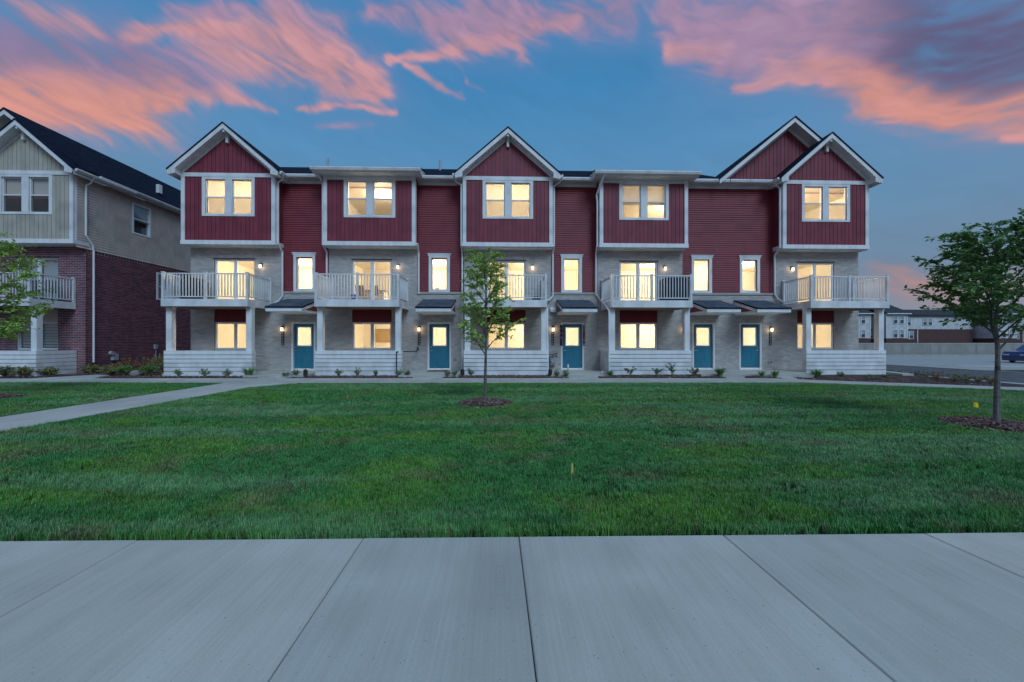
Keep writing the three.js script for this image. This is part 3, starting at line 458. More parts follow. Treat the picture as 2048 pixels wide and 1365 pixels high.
{
  const G = groundGroup('pavement', 'broom-finished concrete pavement across the foreground', 'pavement');
  const slabTones = [[.655, .635, .575], [.63, .62, .565], [.675, .65, .585]].map(c => std(...c, .9, { map: tConcrete, bumpMap: tBroom, bumpScale: .0006 }));
  const xs = [-9.0, -7.4, -5.8, -4.22, -2.64, -1.005, .14, 1.667, 3.20, 4.74, 6.28, 7.8, 9.4], r = rng(5), at = (x, d) => x + .0127 * (2.925 - d);
  for (let i = 0; i < xs.length - 1; i++) {
    const a = xs[i] + .009, b = xs[i + 1] - .009, f = x => lawnEdge(x) - .006;
    const g = new THREE.ExtrudeGeometry(poly([[a, f(a)], [b, f(b)], [at(b, 1.1), 1.1], [at(a, 1.1), 1.1]]), { depth: .11, bevelEnabled: true, bevelSize: .006, bevelThickness: .006, bevelSegments: 1 });
    g.rotateX(-Math.PI / 2); g.translate(0, -.116 + (r() - .5) * .004, 0); part('slab', g, slabTones[[0, 1, 2, 0, 2, 1, 0, 1, 2, 0, 1, 2][i]], G);
  }
  part('joint_filler', [box(-9, 9.4, -.11, -.022, -2.78, -1.1)], M.joint, G);
  const W = groundGroup('walkway', 'pale concrete walkway along the front of the houses', 'walkway');
  for (let x = -30; x < 21; x += 1.5) { const a = x + .005, b = x + 1.495; part('slab', drape(tidy(prismY([[a, walkFront(a)], [b, walkFront(b)], [b, walkBack(b)], [a, walkBack(a)]], -.12, 0))), M.concreteOld, W); }
  const P = groundGroup('path', 'straight concrete path crossing the lawn on the left', 'path');
  for (let d = 3.05; d < 13.7; d += 1.52) { const e = Math.min(d + 1.51, walkFront(-9) - .02); if (e - d > .1) part('slab', prismY([[-9.55, d], [-8.05 + .03 * (d - 6), d], [-8.05 + .03 * (e - 6), e], [-9.55, e]], -.12, -.003), M.concreteOld, P); }
  part('slab', prismY([[-7.85, 12.6], [-6.9, walkFront(-6.9) - .01], [-7.84, walkFront(-7.84) - .01]], -.12, -.004), M.concreteOld, P);
  part('slab', prismY([[-18.3, 15.92], [-15.9, 15.89], [-16.3, 17.2], [-17.4, 17.6]], -.12, -.003), M.concreteOld, W);
  // entrance slabs in front of the doors, a step above the walkway
  const S = groundGroup('porch_slab', 'concrete porch slabs along the foot of the red row', 'porch slab');
  const bays = [[-13.85, -7.62], [-7.61, -1.55], [-1.54, 4.52], [4.53, 10.50], [10.51, 17.1]];
  bays.forEach(([a, b], i) => part('slab', [box(a, b, -.4, .12, -18.0 + .02, -16.6)], M.concreteOld, S));
  for (const [a, b] of [[-10.05, -7.72], [-4.02, -1.66], [2.05, 4.42], [8.14, 10.49], [10.50, 13.0]]) part('entry_slab', [prismX([[-16.598, .119], [-15.72, .095], [-15.72, -.4], [-16.598, -.4]], a, b)], M.concreteOld, S);
  part('entry_slab', [prismX([[-16.598, .119], [-15.80, .09], [-15.80, .02], [-16.598, .02]], 16.62, 17.1)], M.concreteOld, S);
  part('soil_berm', [prismX([[-16.9, .015], [-15.72, .015], [-15.15, -.20], [-15.15, -.4], [-16.9, -.4]], 12.8, 17.4), prismX([[-17.9, .0], [-15.9, .0], [-15.4, -.3], [-17.9, -.35]], 17.4, 17.75)], M.mulch, S);
  for (const [a, b] of [[-9.4, -8.35], [-3.4, -2.25], [2.72, 3.85], [8.85, 9.62], [11.05, 11.62]]) part('connector_slab', prismY([[a, walkBack(a) + .01], [b, walkBack(b) + .01], [b + .25, 15.715], [a - .25, 15.715]], -.12, -.006), M.concreteOld, S);
}
// mulch beds: low mounded sheets with loose chips
const bedPolys = [[[-18.2, 17.65], [-17.3, 17.65], [-16.2, 17.2], [-15.75, 15.9], [-9.45, 15.7], [-9.9, 16.5], [-13.85, 16.5], [-13.85, 25], [-18.2, 25]], [[-24, 15.95], [-18.4, 15.95], [-17.5, 17.65], [-18.2, 17.65], [-18.2, 19], [-24, 19]], [[-8.35, 15.64], [-3.4, 15.55], [-3.9, 16.5], [-8.0, 16.5]], [[-2.25, 15.53], [2.72, 15.40], [2.2, 16.5], [-1.8, 16.5]], [[3.85, 15.37], [8.85, 15.2], [8.3, 16.5], [4.3, 16.5]], [[9.62, 15.18], [11.05, 15.12], [10.7, 15.72], [9.95, 15.72]], [[11.62, 15.1], [14, 14.98], [20, 14.95], [19.2, 16.2], [17.2, 17.5], [17.0, 16.3], [12.0, 16.3]]];
const inside = (p, x, y) => { let c = false; for (let i = 0, j = p.length - 1; i < p.length; j = i++) if ((p[i][1] > y) !== (p[j][1] > y) && x < (p[j][0] - p[i][0]) * (y - p[i][1]) / (p[j][1] - p[i][1]) + p[i][0]) c = !c; return c; };
const CHIP = ready(box(-.5, .5, -.5, .5, -.5, .5)), rM = rng(61), chips = [];
const chip = (x, y, d, sc = 1) => { const v = .5 + rM() * 1.1, k = rM(); chips.push([placed(x, y, -d, (.03 + .05 * rM()) * sc, .010 * sc, (.012 + .02 * rM()) * sc, (rM() - .5) * .9, rM() * 6.3, (rM() - .5) * .9), k > .9 ? rgb(.30 * v, .24 * v, .20 * v) : rgb(.135 * v, .075 * v, .066 * v)]); };
{
  const B = groundGroup('mulch_bed', 'dark mulch planting beds before the porches', 'mulch bed');
  bedPolys.forEach((p, i) => {
    part('bed', drape(tidy(prismY(p, -.1, .014))), M.mulch, B);
    const xs = p.map(q => q[0]), ys = p.map(q => q[1]), x0 = Math.min(...xs), x1 = Math.max(...xs), y0 = Math.min(...ys), y1 = Math.min(18.5, Math.max(...ys));
    const n = Math.floor((x1 - x0) * (y1 - y0) * 190); for (let k = 0; k < n; k++) { const x = x0 + rM() * (x1 - x0), d = y0 + rM() * (y1 - y0); if (inside(p, x, d)) chip(x, gh(x) + .018 + .02 * rM(), d, 1.2); }
  });
}
const rings = [[-.35, 9.30, .64], [8.60, 6.58, .72], [-13.0, 10.45, .62]];
function mulchRing([x, d, r], label) {
  const pts = [[0, .075], [r * .4, .07], [r * .75, .045], [r, -.01], [r, -.06]].map(p => new THREE.Vector2(...p)); const g = new THREE.LatheGeometry(pts, 40); g.translate(x, -.03, -d);
  ground('mulch_ring', g, M.mulch, label, 'mulch');
  for (let k = 0; k < 1500 * r * r * 2; k++) { const a = rM() * 6.283, q = Math.sqrt(rM()) * (r + .06), h = q > r ? 0 : lineAt([[0, .075], [r * .4, .07], [r * .75, .045], [r, 0]])(q); chip(x + Math.cos(a) * q, h - .015 + .015 * rM(), d + Math.sin(a) * q, .9); }
}
mulchRing(rings[0], 'round mulch ring under the small middle lawn tree'); mulchRing(rings[1], 'round mulch ring under the broad tree on the right'); mulchRing(rings[2], 'mulch ring on the left lawn beside the path');
stuff('mulch_chips', CHIP, M.brick, chips, scene, 'loose wood chips over the mulch beds and tree rings', 'mulch');

// side street, apron and retaining wall on the right
{
  const y = -.42, Z = (x0, x1, d0, d1, y0, y1) => box(x0, x1, y + y0, y + y1, -d1, -d0);
  ground('street', [Z(21.6, 28.6, -40, 140, -.1, .012)], M.asphalt, 'asphalt side street running past the right end', 'street');
  ground('kerb', [Z(21.0, 21.45, -40, 13.2, -.1, .13), Z(21.0, 21.45, 15.1, 140, -.1, .13), Z(21.45, 21.6, -40, 140, -.1, .02)], M.concreteOld, 'pale concrete kerb on the near side of the street', 'kerb');
  ground('kerb', [Z(28.75, 29.05, -40, 140, -.1, .13), Z(28.6, 28.75, -40, 140, -.1, .02)], M.concreteOld, 'pale concrete kerb on the far side of the street', 'kerb');
  ground('parking_apron', [Z(29.05, 140, 24.2, 47.0, -.1, .03)], std(.50, .49, .47, .95, { map: tConcrete }), 'wide concrete parking apron across the street', 'parking');
  ground('verge', [Z(29.05, 140, -40, 24.2, -.1, .02)], std(.055, .085, .035, 1, { map: tSoil }), 'grass verge beyond the side street', 'verge');
  ground('island_path', [prismY([[33, 27.2], [60, 25.4], [60, 26.6], [34, 28.6]], y - .05, y + .045)], M.concreteOld, 'pale concrete strip along the parking island', 'path');
  ground('terrace', [box(20, 220, .6, 1.12, -220, -48.55)], M.grassFar, 'raised ground behind the retaining wall', 'terrace');
  const wl = thing('retaining_wall', 'long low concrete retaining wall across the parking apron', 'wall', [0, y, -48]);
  const wm = std(.38, .36, .34, .95, { map: tConcrete });
  for (let x = 24; x < 130; x += 6) part('panel', [box(x + .01, x + 5.99, -.1, 1.52, -.25, .05)], wm, wl);
  part('coping', [box(24, 130, 1.525, 1.60, -.3, .09)], M.concreteOld, wl); part('kerb_step', [box(24, 130, 0.02, .15, .06, .7)], M.concreteOld, wl);
}

// ------------------------------------------------------------------ lawn: instanced tufts of blades
{
  const r = rng(2024), P = [], N = [], blades = 9;
  for (let b = 0; b < blades; b++) {
    const a = r() * 6.283, d = .018 * Math.sqrt(r()), bx = Math.cos(a) * d, bz = Math.sin(a) * d, h = .7 + .5 * r(), dir = r() * 6.283, lean = .15 + .55 * r(), w = .0023 + .0013 * r(), nx = Math.cos(dir), nz = Math.sin(dir), tx = -nz, tz = nx;
    const pt = (t, side) => { const o = lean * t * t * .06, ww = w * (1 - t * t) * side; return [bx + nx * o + tx * ww, .06 * h * t * (1 - .18 * lean * t), bz + nz * o + tz * ww]; };
    const q = [pt(0, -1), pt(0, 1), pt(.55, -1), pt(.55, 1), pt(1, 0)];
    for (const [i, j, k] of [[0, 1, 3], [0, 3, 2], [2, 3, 4]]) for (const m of [i, j, k]) { P.push(...q[m]); N.push(nx * .35, .85, nz * .35); }
  }
  const g = new THREE.BufferGeometry(); g.setAttribute('position', new THREE.Float32BufferAttribute(P, 3)); g.setAttribute('normal', new THREE.Float32BufferAttribute(N, 3)); g.computeVertexNormals(); metres(g);
  const mat = new THREE.MeshStandardMaterial({ color: rgb(1, 1, 1), roughness: .48, side: THREE.DoubleSide });
  const items = [], ringHit = (x, d) => rings.some(([a, b, q]) => (x - a) ** 2 + (d - b) ** 2 < (q - .02) ** 2);
  const m4 = () => new THREE.Matrix4();
  for (let d = 2.9; d < 15.0;) {
    const sp = d < 4 ? .022 : d < 6 ? .027 : d < 9 ? .036 : .047, lim = 1.40 * d + 1.6;
    for (let x = -Math.min(lim, 24); x < Math.min(lim, 21); x += sp) {
      const X = x + (r() - .5) * sp * 1.3, D = d + (r() - .5) * sp * 1.3;
      if (D < lawnEdge(X) + .034 + .045 * vnoise(X * 7, 3) || D > walkFront(X) - .02 || X > 20.95) continue;
      if (X > -9.58 && X < -7.85 && X < -8.03 + .03 * (D - 6)) continue;
      if (X > -8.1 && X < -6.9 && D > 12.55 + (X + 7.85) * 1.33) continue;
      if (ringHit(X, D)) continue;
      const thin = fbm(X * 2.1 + 50, D * 3.2, 3); if (thin > .735 && r() < .75) continue;                                   // worn spots
      const band = fbm(X * .22 + 3, D * 1.9 + 8, 3), patch = fbm(X * .9 + 30, D * 1.5 + 20, 3), fineN = fbm(X * 5, D * 7, 2);
      const y = sstep(.36, .70, patch), skySheen = sstep(.49, .66, band), v = .62 + .72 * fineN + .22 * (r() - .5);
      let c0 = lerp(.056, .108, y), c1 = lerp(.245, .285, y), c2 = lerp(.054, .036, y);
      c0 = lerp(c0, .15, skySheen * .9); c1 = lerp(c1, .335, skySheen * .9); c2 = lerp(c2, .13, skySheen * .9);  // pale bands: sky sheen off bent blades, put into the blade colour
      const tan = sstep(.60, .74, fbm(X * 1.3 + 80, D * 2.6 + 5, 3)) * .7; c0 = lerp(c0, .19, tan); c1 = lerp(c1, .22, tan); c2 = lerp(c2, .085, tan);
      if (r() < .035) { c0 = .19; c1 = .17; c2 = .09; }                                                                        // dry blades
      const near = D < lawnEdge(X) + .5 ? 1.12 : 1, hgt = (.72 + .60 * r() + .5 * (band - .5) + .5 * (fineN - .5)) * near, wd = d < 5 ? 1.05 : d < 9 ? 1.35 : 1.7;
      items.push([placed(X, gh(X) - .04, -D, wd, hgt, wd, (r() - .5) * .35 + .12 * (band - .5), r() * 6.283, (r() - .5) * .35), rgb(c0 * v, c1 * v, c2 * v)]);
    }
    d += sp;
  }
  console.log('tufts', items.length);
  stuff('lawn_grass', g, mat, items, scene, 'mown green lawn grass between pavement and walkway', 'grass');
}
// ------------------------------------------------------------------ trees
const leafy = (r, g, b) => new THREE.MeshPhysicalMaterial({ color: rgb(r, g, b), roughness: .85, transmission: .32, thickness: 0, ior: 1.35, side: THREE.DoubleSide });
const leafMats = [leafy(.42, .58, .12), leafy(.31, .48, .10), leafy(.125, .26, .075), leafy(.18, .34, .085)];
function rawGeo(P) { const g = new THREE.BufferGeometry(); g.setAttribute('position', new THREE.Float32BufferAttribute(P, 3)); g.computeVertexNormals(); metres(g); g.userData.done = true; return g; }
// one leaf: a folded, pointed blade of four faces
function leaf(P, x, y, z, L, W, dir, r) {
  const d = dir.clone().normalize(), up = new THREE.Vector3(r() - .5, r() * .9 + .15, r() - .5).normalize(), s = new THREE.Vector3().crossVectors(d, up).normalize(), n = new THREE.Vector3().crossVectors(s, d);
  const q = (a, b, c) => [x + d.x * a * L + s.x * b * W + n.x * c * L, y + d.y * a * L + s.y * b * W + n.y * c * L, z + d.z * a * L + s.z * b * W + n.z * c * L];
  const A = q(0, 0, 0), B = q(.45, .5, .10), C = q(1, 0, -.12), D = q(.45, -.5, .10), E = q(.5, 0, -.02);
  P.push(...A, ...B, ...E, ...B, ...C, ...E, ...C, ...D, ...E, ...D, ...A, ...E);
}
function limb(out, pts, r0, r1, seg = 7) {
  const c = new THREE.CatmullRomCurve3(pts), n = Math.max(3, pts.length * 2), g = new THREE.TubeGeometry(c, n, 1, seg), p = g.attributes.position;
  for (let i = 0; i <= n; i++) { const o = c.getPointAt(i / n), r = lerp(r0, r1, i / n); for (let j = 0; j <= seg; j++) { const k = i * (seg + 1) + j; p.setXYZ(k, o.x + (p.getX(k) - o.x) * r, o.y + (p.getY(k) - o.y) * r, o.z + (p.getZ(k) - o.z) * r); } }
  out.push(tidy(g)); return c;
}
function tree(o) {
  const r = rng(o.seed), T = thing('young_tree', o.label, 'tree', [o.x, -.02, -o.d], 0, 'young lawn trees'), V = (x, y, z) => new THREE.Vector3(x, y, z);
  const trunk = [], twigs = [], P = [], Q = [];
  const lead = []; for (let i = 0; i <= 7; i++) lead.push(V((r() - .5) * .05 * i / 3, o.h * .97 * i / 7, (r() - .5) * .05 * i / 3)); lead[0].set(0, 0, 0);
  const lc = limb(trunk, lead, o.r, .008, 10);
  trunk.push(tidy(new THREE.CylinderGeometry(o.r * .99, o.r * 1.45, .12, 10).translate(0, .05, 0)));
  const leafAt = (c, t, n, spread) => { for (let k = 0; k < n; k++) { const tt = Math.min(1, t + (1 - t) * r()), p = c.getPointAt(tt), d = c.getTangentAt(tt); const a = V(r() - .5, r() * .7 - .42, r() - .5).multiplyScalar(1.6).add(d); const L = o.leaf * (.65 + .7 * r()), q = spread * Math.pow(r(), .7); leaf(r() < .55 ? P : Q, p.x + (r() - .5) * q, p.y + (r() - .5) * q * .8, p.z + (r() - .5) * q, L, L * .62, a, r); } };
  const nB = o.branches; let ang = r() * 6;
  for (let b = 0; b < nB; b++) {
    const f = b / (nB - 1), hy = lerp(o.low, o.h * .90, Math.pow(f, .9)), base = lc.getPointAt(Math.min(.97, hy / (o.h * .97))); ang += 2.4 + (r() - .5) * .7;
    const len = o.profile(hy / o.h) * (.72 + .4 * r()), up = lerp(o.up[0], o.up[1], f) + (r() - .5) * .2, dx = Math.cos(ang), dz = Math.sin(ang);
    const pts = [0, .3, .62, 1].map((t, i) => V(base.x + dx * len * t + (i ? (r() - .5) * .07 : 0), base.y + len * (up * t - (up - o.flat) * .30 * t * t) + (i ? (r() - .5) * .05 : 0), base.z + dz * len * t + (i ? (r() - .5) * .07 : 0)));
    const bc = limb(twigs, pts, lerp(o.r * .36, .010, f), .004, 5);
    const nt = Math.round(o.twigs * (.5 + len));
    for (let k = 0; k < nt; k++) {
      const t0 = .28 + .70 * (k + r()) / nt, s = bc.getPointAt(Math.min(.99, t0)), tl = (.16 + .30 * r()) * o.twigLen, a2 = ang + (r() < .5 ? -1 : 1) * (.4 + .9 * r()), u2 = (r() - .25) * .8;
      const e = V(s.x + Math.cos(a2) * tl, s.y + u2 * tl, s.z + Math.sin(a2) * tl), m = s.clone().lerp(e, .5).add(V(0, .03, 0)); const tc = limb(twigs, [s, m, e], .0045, .002, 4);
      if (r() < o.bare) continue; leafAt(tc, .15, o.leaves, .11);
    }
    leafAt(bc, .55, Math.round(o.leaves * 1.2), .12);
  }
  leafAt(lc, .86, o.leaves * 4, .18);
  part('trunk', [...trunk], o.bark ?? M.bark, T); part('branches', [...twigs], o.bark ?? M.bark, T);
  part('crown', rawGeo(P), o.mats[0], T, 'stuff'); part('crown', rawGeo(Q), o.mats[1], T, 'stuff');
  return T;
}
tree({ label: 'slim young tree in the middle of the lawn before the middle townhouse', seed: 41, x: -.35, d: 9.30, h: 3.62, r: .042, low: 1.12, branches: 25, up: [1.0, 1.7], flat: .45, twigs: 11, twigLen: .85, leaves: 17, leaf: .070, bare: .05, mats: [leafMats[0], leafMats[1]],
  profile: f => f < .36 ? .70 : f < .50 ? lerp(.82, .50, (f - .36) / .14) : f < .62 ? .46 : lerp(.56, .10, (f - .62) / .38) });
tree({ label: 'broad leafy tree at the right edge, trunk beside the yellow flag', seed: 9, x: 8.60, d: 6.58, h: 3.25, r: .046, low: 1.30, branches: 30, up: [1.1, 1.7], flat: .25, twigs: 12, twigLen: 1.05, leaves: 22, leaf: .076, bare: .08, mats: [leafMats[2], leafMats[3]], bark: std(.30, .27, .26, .95, { map: tBark, bumpMap: tBark, bumpScale: .005 }),
  profile: f => f < .42 ? .88 : lerp(1.06, .36, (f - .42) / .58) });
tree({ label: 'young tree at the left edge before the beige townhouse', seed: 17, x: -13.05, d: 10.45, h: 3.95, r: .05, low: 1.25, branches: 28, up: [.6, 1.4], flat: .05, twigs: 13, twigLen: 1, leaves: 14, leaf: .075, bare: .06, mats: [leafMats[0], leafMats[1]],
  profile: f => lerp(1.30, .35, Math.max(0, (f - .35) / .65)) });

// ------------------------------------------------------------------ bed planting
const plantMats = { green: std(.12, .24, .06, .5, { side: THREE.DoubleSide }), lily: std(.13, .26, .07, .45, { side: THREE.DoubleSide }), grey: std(.15, .23, .12, .55, { side: THREE.DoubleSide }), rust: std(.24, .10, .045, .6, { side: THREE.DoubleSide }), olive: std(.20, .21, .07, .6, { side: THREE.DoubleSide }), dull: std(.11, .15, .075, .6, { side: THREE.DoubleSide }) };
let plantSeed = 500;
function lily(x, d, h, n, label, lx = 0) {         // arching strap leaves
  const r = rng(plantSeed++), P = [], t = thing('daylily', label, 'plant', [x, gh(x), -d], 0, 'strap-leaved clumps in the beds');
  for (let i = 0; i < n; i++) {
    const a = r() * 6.283, R = .06 * Math.sqrt(r()) * h / .3, dx = Math.cos(a), dz = Math.sin(a), H = h * (.65 + .5 * r()), out = h * (.35 + .75 * r()), w = .010 + .006 * r(), bx = Math.cos(a) * R, bz = Math.sin(a) * R, S = 6;
    const p = (u, s) => { const ww = w * (1 - .85 * u * u) * s; return [bx + dx * out * u * u - dz * ww, H * (1.45 * u - .62 * u * u * (1 + .35 * r() * 0)), bz + dz * out * u * u + dx * ww]; };
    for (let k = 0; k < S; k++) { const A = p(k / S, -1), B = p(k / S, 1), C = p((k + 1) / S, 1), D = p((k + 1) / S, -1); P.push(...A, ...B, ...C, ...A, ...C, ...D); }
  }
  part('leaves', rawGeo(P), plantMats.lily, t, 'stuff'); return t;
}
function shrub(name, x, d, h, R, n, mat, leafL, label, group) {
  const r = rng(plantSeed++), P = [], st = [], t = thing(name, label, 'shrub', [x, gh(x), -d], 0, group), V = (a, b, c) => new THREE.Vector3(a, b, c);
  const ns = Math.max(6, Math.round(n / 14));
  for (let i = 0; i < ns; i++) {
    const a = r() * 6.283, q = R * (.25 + .75 * r()), e = V(Math.cos(a) * q, h * (.55 + .5 * r()) * (1 - .35 * (q / R) * (q / R)), Math.sin(a) * q), m = V(e.x * .35, e.y * .6, e.z * .35), c = limb(st, [V((r() - .5) * .05, 0, (r() - .5) * .05), m, e], .007, .003, 4);
    for (let k = 0; k < n / ns; k++) { const u = .25 + .75 * Math.sqrt(r()), p = c.getPointAt(u); leaf(P, p.x + (r() - .5) * .05, p.y + (r() - .5) * .04, p.z + (r() - .5) * .05, leafL * (.6 + .7 * r()), leafL * .55, V(r() - .5, r() * .8 - .1, r() - .5), r); }
  }
  part('stems', st, M.wood, t); part('foliage', rawGeo(P), mat, t, 'stuff'); return t;
}
{
  const sg = 'small rounded shrubs in the beds', S = (x, d, h, R, label) => shrub('bed_shrub', x, d, h * 1.25, R * 1.15, 260, plantMats.grey, .055, label, sg), T = (x, d, h, R, label) => shrub('twiggy_shrub', x, d, h * 1.2, R * 1.1, 130, plantMats.dull, .085, label, 'open leafy shrubs before the flat-topped bay');
  S(-12.66, 15.95, .30, .17, 'leftmost small shrub under the left end porch wall'); S(-11.66, 15.95, .32, .18, 'second small shrub under the left end porch wall'); S(-10.77, 15.95, .29, .17, 'third small shrub under the left end porch wall, beside the strap-leaved clump');
  lily(-9.96, 15.95, .46, 110, 'large strap-leaved clump at the right end of the left porch wall');
  S(-8.41, 15.75, .20, .15, 'low shrub at the left tip of the second bed'); S(-8.05, 15.8, .27, .18, 'leafy shrub beside the black path light of the second bed');
  S(-6.45, 15.95, .28, .19, 'left shrub of three below the second porch wall'); S(-5.69, 15.95, .33, .18, 'middle shrub of three below the second porch wall'); S(-4.98, 15.95, .22, .12, 'smallest right shrub of three below the second porch wall');
  S(-4.03, 15.85, .28, .17, 'left of two shrubs at the right end of the second bed'); S(-3.69, 15.8, .25, .14, 'right of two shrubs at the right end of the second bed');
  S(-2.10, 15.7, .25, .15, 'left of two shrubs beside the second blue door'); S(-1.80, 15.72, .27, .15, 'right of two shrubs beside the second blue door'); S(-1.2, 15.95, .30, .16, 'pale shrub at the left end of the middle porch wall');
  S(2.28, 15.7, .24, .15, 'left of two shrubs near the gas meter'); S(2.63, 15.62, .24, .14, 'right of two shrubs near the gas meter');
  lily(4.42, 15.75, .30, 95, 'low wide strap-leaved clump at the left of the fourth bed');
  T(5.28, 15.85, .36, .30, 'leftmost open shrub below the fourth porch wall'); T(6.35, 15.85, .34, .27, 'second open shrub below the fourth porch wall'); T(7.05, 15.9, .52, .32, 'tallest open shrub below the fourth porch wall'); T(7.95, 15.8, .32, .30, 'rightmost open shrub below the fourth porch wall');
  lily(8.83, 15.6, .44, 110, 'tall strap-leaved clump left of the fourth blue door');
  lily(10.44, 15.45, .30, 55, 'left clump of the small bed between the right doors'); lily(10.98, 15.45, .34, 70, 'right clump of the small bed between the right doors');
  lily(12.92, 15.75, .44, 120, 'large strap-leaved clump at the left of the last porch wall');
  S(13.95, 15.75, .28, .17, 'left small shrub below the last porch wall'); S(15.05, 15.6, .20, .22, 'low middle shrub below the last porch wall'); S(15.75, 15.6, .26, .19, 'right small shrub below the last porch wall');
  const eg = 'mixed shrubs beyond the right end porch'; [[17.4, 17.2], [17.8, 17.0], [18.15, 16.8], [18.5, 16.6]].forEach(([x, d], i) => shrub('edge_shrub', x, d, .46, .34, 300, i % 2 ? plantMats.olive : plantMats.dull, .06, ['nearest the porch of four shrubs on the slab edge', 'second from the porch of four shrubs on the slab edge', 'third from the porch of four shrubs on the slab edge', 'farthest from the porch of four shrubs on the slab edge'][i], eg));
  shrub('rust_shrub', 18.2, 15.9, .58, .34, 260, plantMats.rust, .055, 'reddish shrub in the bed beyond the right porch', eg);
  [[18.7, 15.7], [19.1, 15.6], [19.5, 15.5], [19.9, 15.4]].forEach(([x, d], i) => shrub('edge_shrub', x, d, .42, .34, 280, plantMats.olive, .06, ['first low green shrub right of the reddish one', 'second low green shrub right of the reddish one', 'third low green shrub right of the reddish one', 'last low green shrub toward the street kerb'][i], eg));
  const lg = 'shrubs at the foot of the dark brick wall', L = (x, d, h, R, m, label) => shrub('wall_shrub', x, d, h * 1.22, R * 1.15, 1150, plantMats[m], .06, label, lg);
  L(-16.15, 17.6, .62, .52, 'rust', 'leftmost rust-coloured shrub at the dark brick wall'); L(-15.35, 17.8, .66, .55, 'rust', 'middle rust and green shrub at the dark brick wall'); L(-14.55, 17.5, .72, .5, 'olive', 'rust-green shrub against the white porch wall corner');
  L(-16.0, 16.75, .34, .42, 'olive', 'front left low plant before the rust-coloured shrubs'); L(-15.35, 16.6, .38, .34, 'green', 'front middle leafy plant before the rust-coloured shrubs'); L(-14.35, 16.6, .42, .30, 'green', 'front right bright plant beside the pale rock');
  L(-17.3, 18.3, .36, .5, 'olive', 'low shrub right of the black downspout shoe'); L(-17.95, 17.95, .34, .4, 'olive', 'low shrub below the black downspout shoe');
  L(-18.45, 16.75, .30, .35, 'olive', 'low shrub at the beige house porch corner'); L(-18.95, 16.3, .36, .32, 'olive', 'yellowish plant before the beige house porch corner'); L(-19.55, 16.2, .38, .32, 'dull', 'sprawling plant before the beige house porch wall'); L(-20.5, 16.2, .28, .2, 'green', 'small plant at the left edge before the beige porch');
}
// ------------------------------------------------------------------ smaller things
{ // covered grill on the left end balcony
  const t = thing('covered_grill', 'dark fabric-covered grill on the left end balcony', 'grill', [-13.0, 3.15, -17.35]), m = std(.02, .022, .028, .8);
  part('cover', [prism([[-.52, .10], [.40, .10], [.42, .62], [.36, .80], [.14, .98], [-.38, 1.02], [-.52, .86]], -.24, .26)], m, t); part('side_shelf_bulge', [box(-.62, -.52, .55, .8, -.2, .22)], m, t);
  for (const [x, z] of [[-.42, -.18], [.32, -.18], [-.42, .2], [.32, .2]]) part('wheel', [new THREE.CylinderGeometry(.05, .05, .04, 12).rotateX(Math.PI / 2).translate(x, .052, z)], M.black, t);
}
{ // tall dark covered furniture on the fourth balcony
  const t = thing('covered_furniture', 'tall dark covered furniture behind the fourth balcony rail', 'covered furniture', [7.55, 3.15, -16.75]), m = std(.018, .02, .03, .85);
  part('cover', [prism([[-.58, .0], [.42, .0], [.44, .95], [.38, .99], [-.52, .99], [-.59, .93]], -.30, .28)], m, t); for (let i = 0; i < 5; i++) part('fold', [box(-.48 + i * .2, -.45 + i * .2, .02, .93, .28, .292)], m, t);
}
{ // dark patio chairs on the beige house balcony
  const ch = (x, z, turn, label) => { const t = thing('patio_chair', label, 'chair', [x, 3.15, z], turn, 'patio chairs on the beige house balcony'), m = std(.03, .03, .038, .6); part('seat', [box(-.26, .26, .38, .43, -.26, .26)], m, t); part('backrest', [prismX([[-.26, .43], [-.22, .43], [-.32, .92], [-.36, .92]], -.25, .25)], m, t); for (const q of [-1, 1]) { part('arm', [box(q * .27 - .025, q * .27 + .025, .60, .64, -.28, .26)], m, t); for (const z2 of [-.24, .22]) part('leg', [box(q * .27 - .02, q * .27 + .02, 0, z2 > 0 ? .6 : .6, z2 - .02, z2 + .02)], m, t); } return t; };
  ch(-19.25, -17.35, .4, 'dark patio chair nearest the brick corner on the beige balcony'); ch(-20.1, -17.3, -.3, 'dark patio chair farther left on the beige balcony');
}
{ // small dark planter on the middle balcony, cooler on second
  const t = thing('planter', 'low dark planter behind the middle balcony rail', 'planter', [1.55, 3.15, -16.9]); part('pot', [new THREE.CylinderGeometry(.20, .15, .2, 18).translate(0, .1, 0)], M.dark, t); part('soil', [new THREE.CylinderGeometry(.185, .185, .01, 18).translate(0, .198, 0)], M.soil, t);
  const b = thing('storage_tub', 'small blue tub by the second balcony door', 'tub', [-6.45, 3.15, -17.6]); part('tub', [new THREE.CylinderGeometry(.11, .09, .34, 16).translate(0, .17, 0)], std(.05, .09, .20, .6), b); part('lid', [new THREE.CylinderGeometry(.118, .118, .03, 16).translate(0, .355, 0)], std(.5, .55, .65, .5), b);
}
{ // black handrail at the second entrance
  const t = thing('handrail', 'black metal handrail beside the second porch wall', 'handrail', [-4.0, .10, -17.2]); part('rail', [tube([[-.25, .9, .85], [.28, .9, -.5], [.28, 1.0, -.78]], .022, 8)], M.black, t); part('post', [tube([[-.25, 0, .85], [-.25, .9, .85]], .022)], M.black, t); part('wall_plate', [box(.25, .31, .93, 1.07, -.80, -.775)], M.black, t);
}
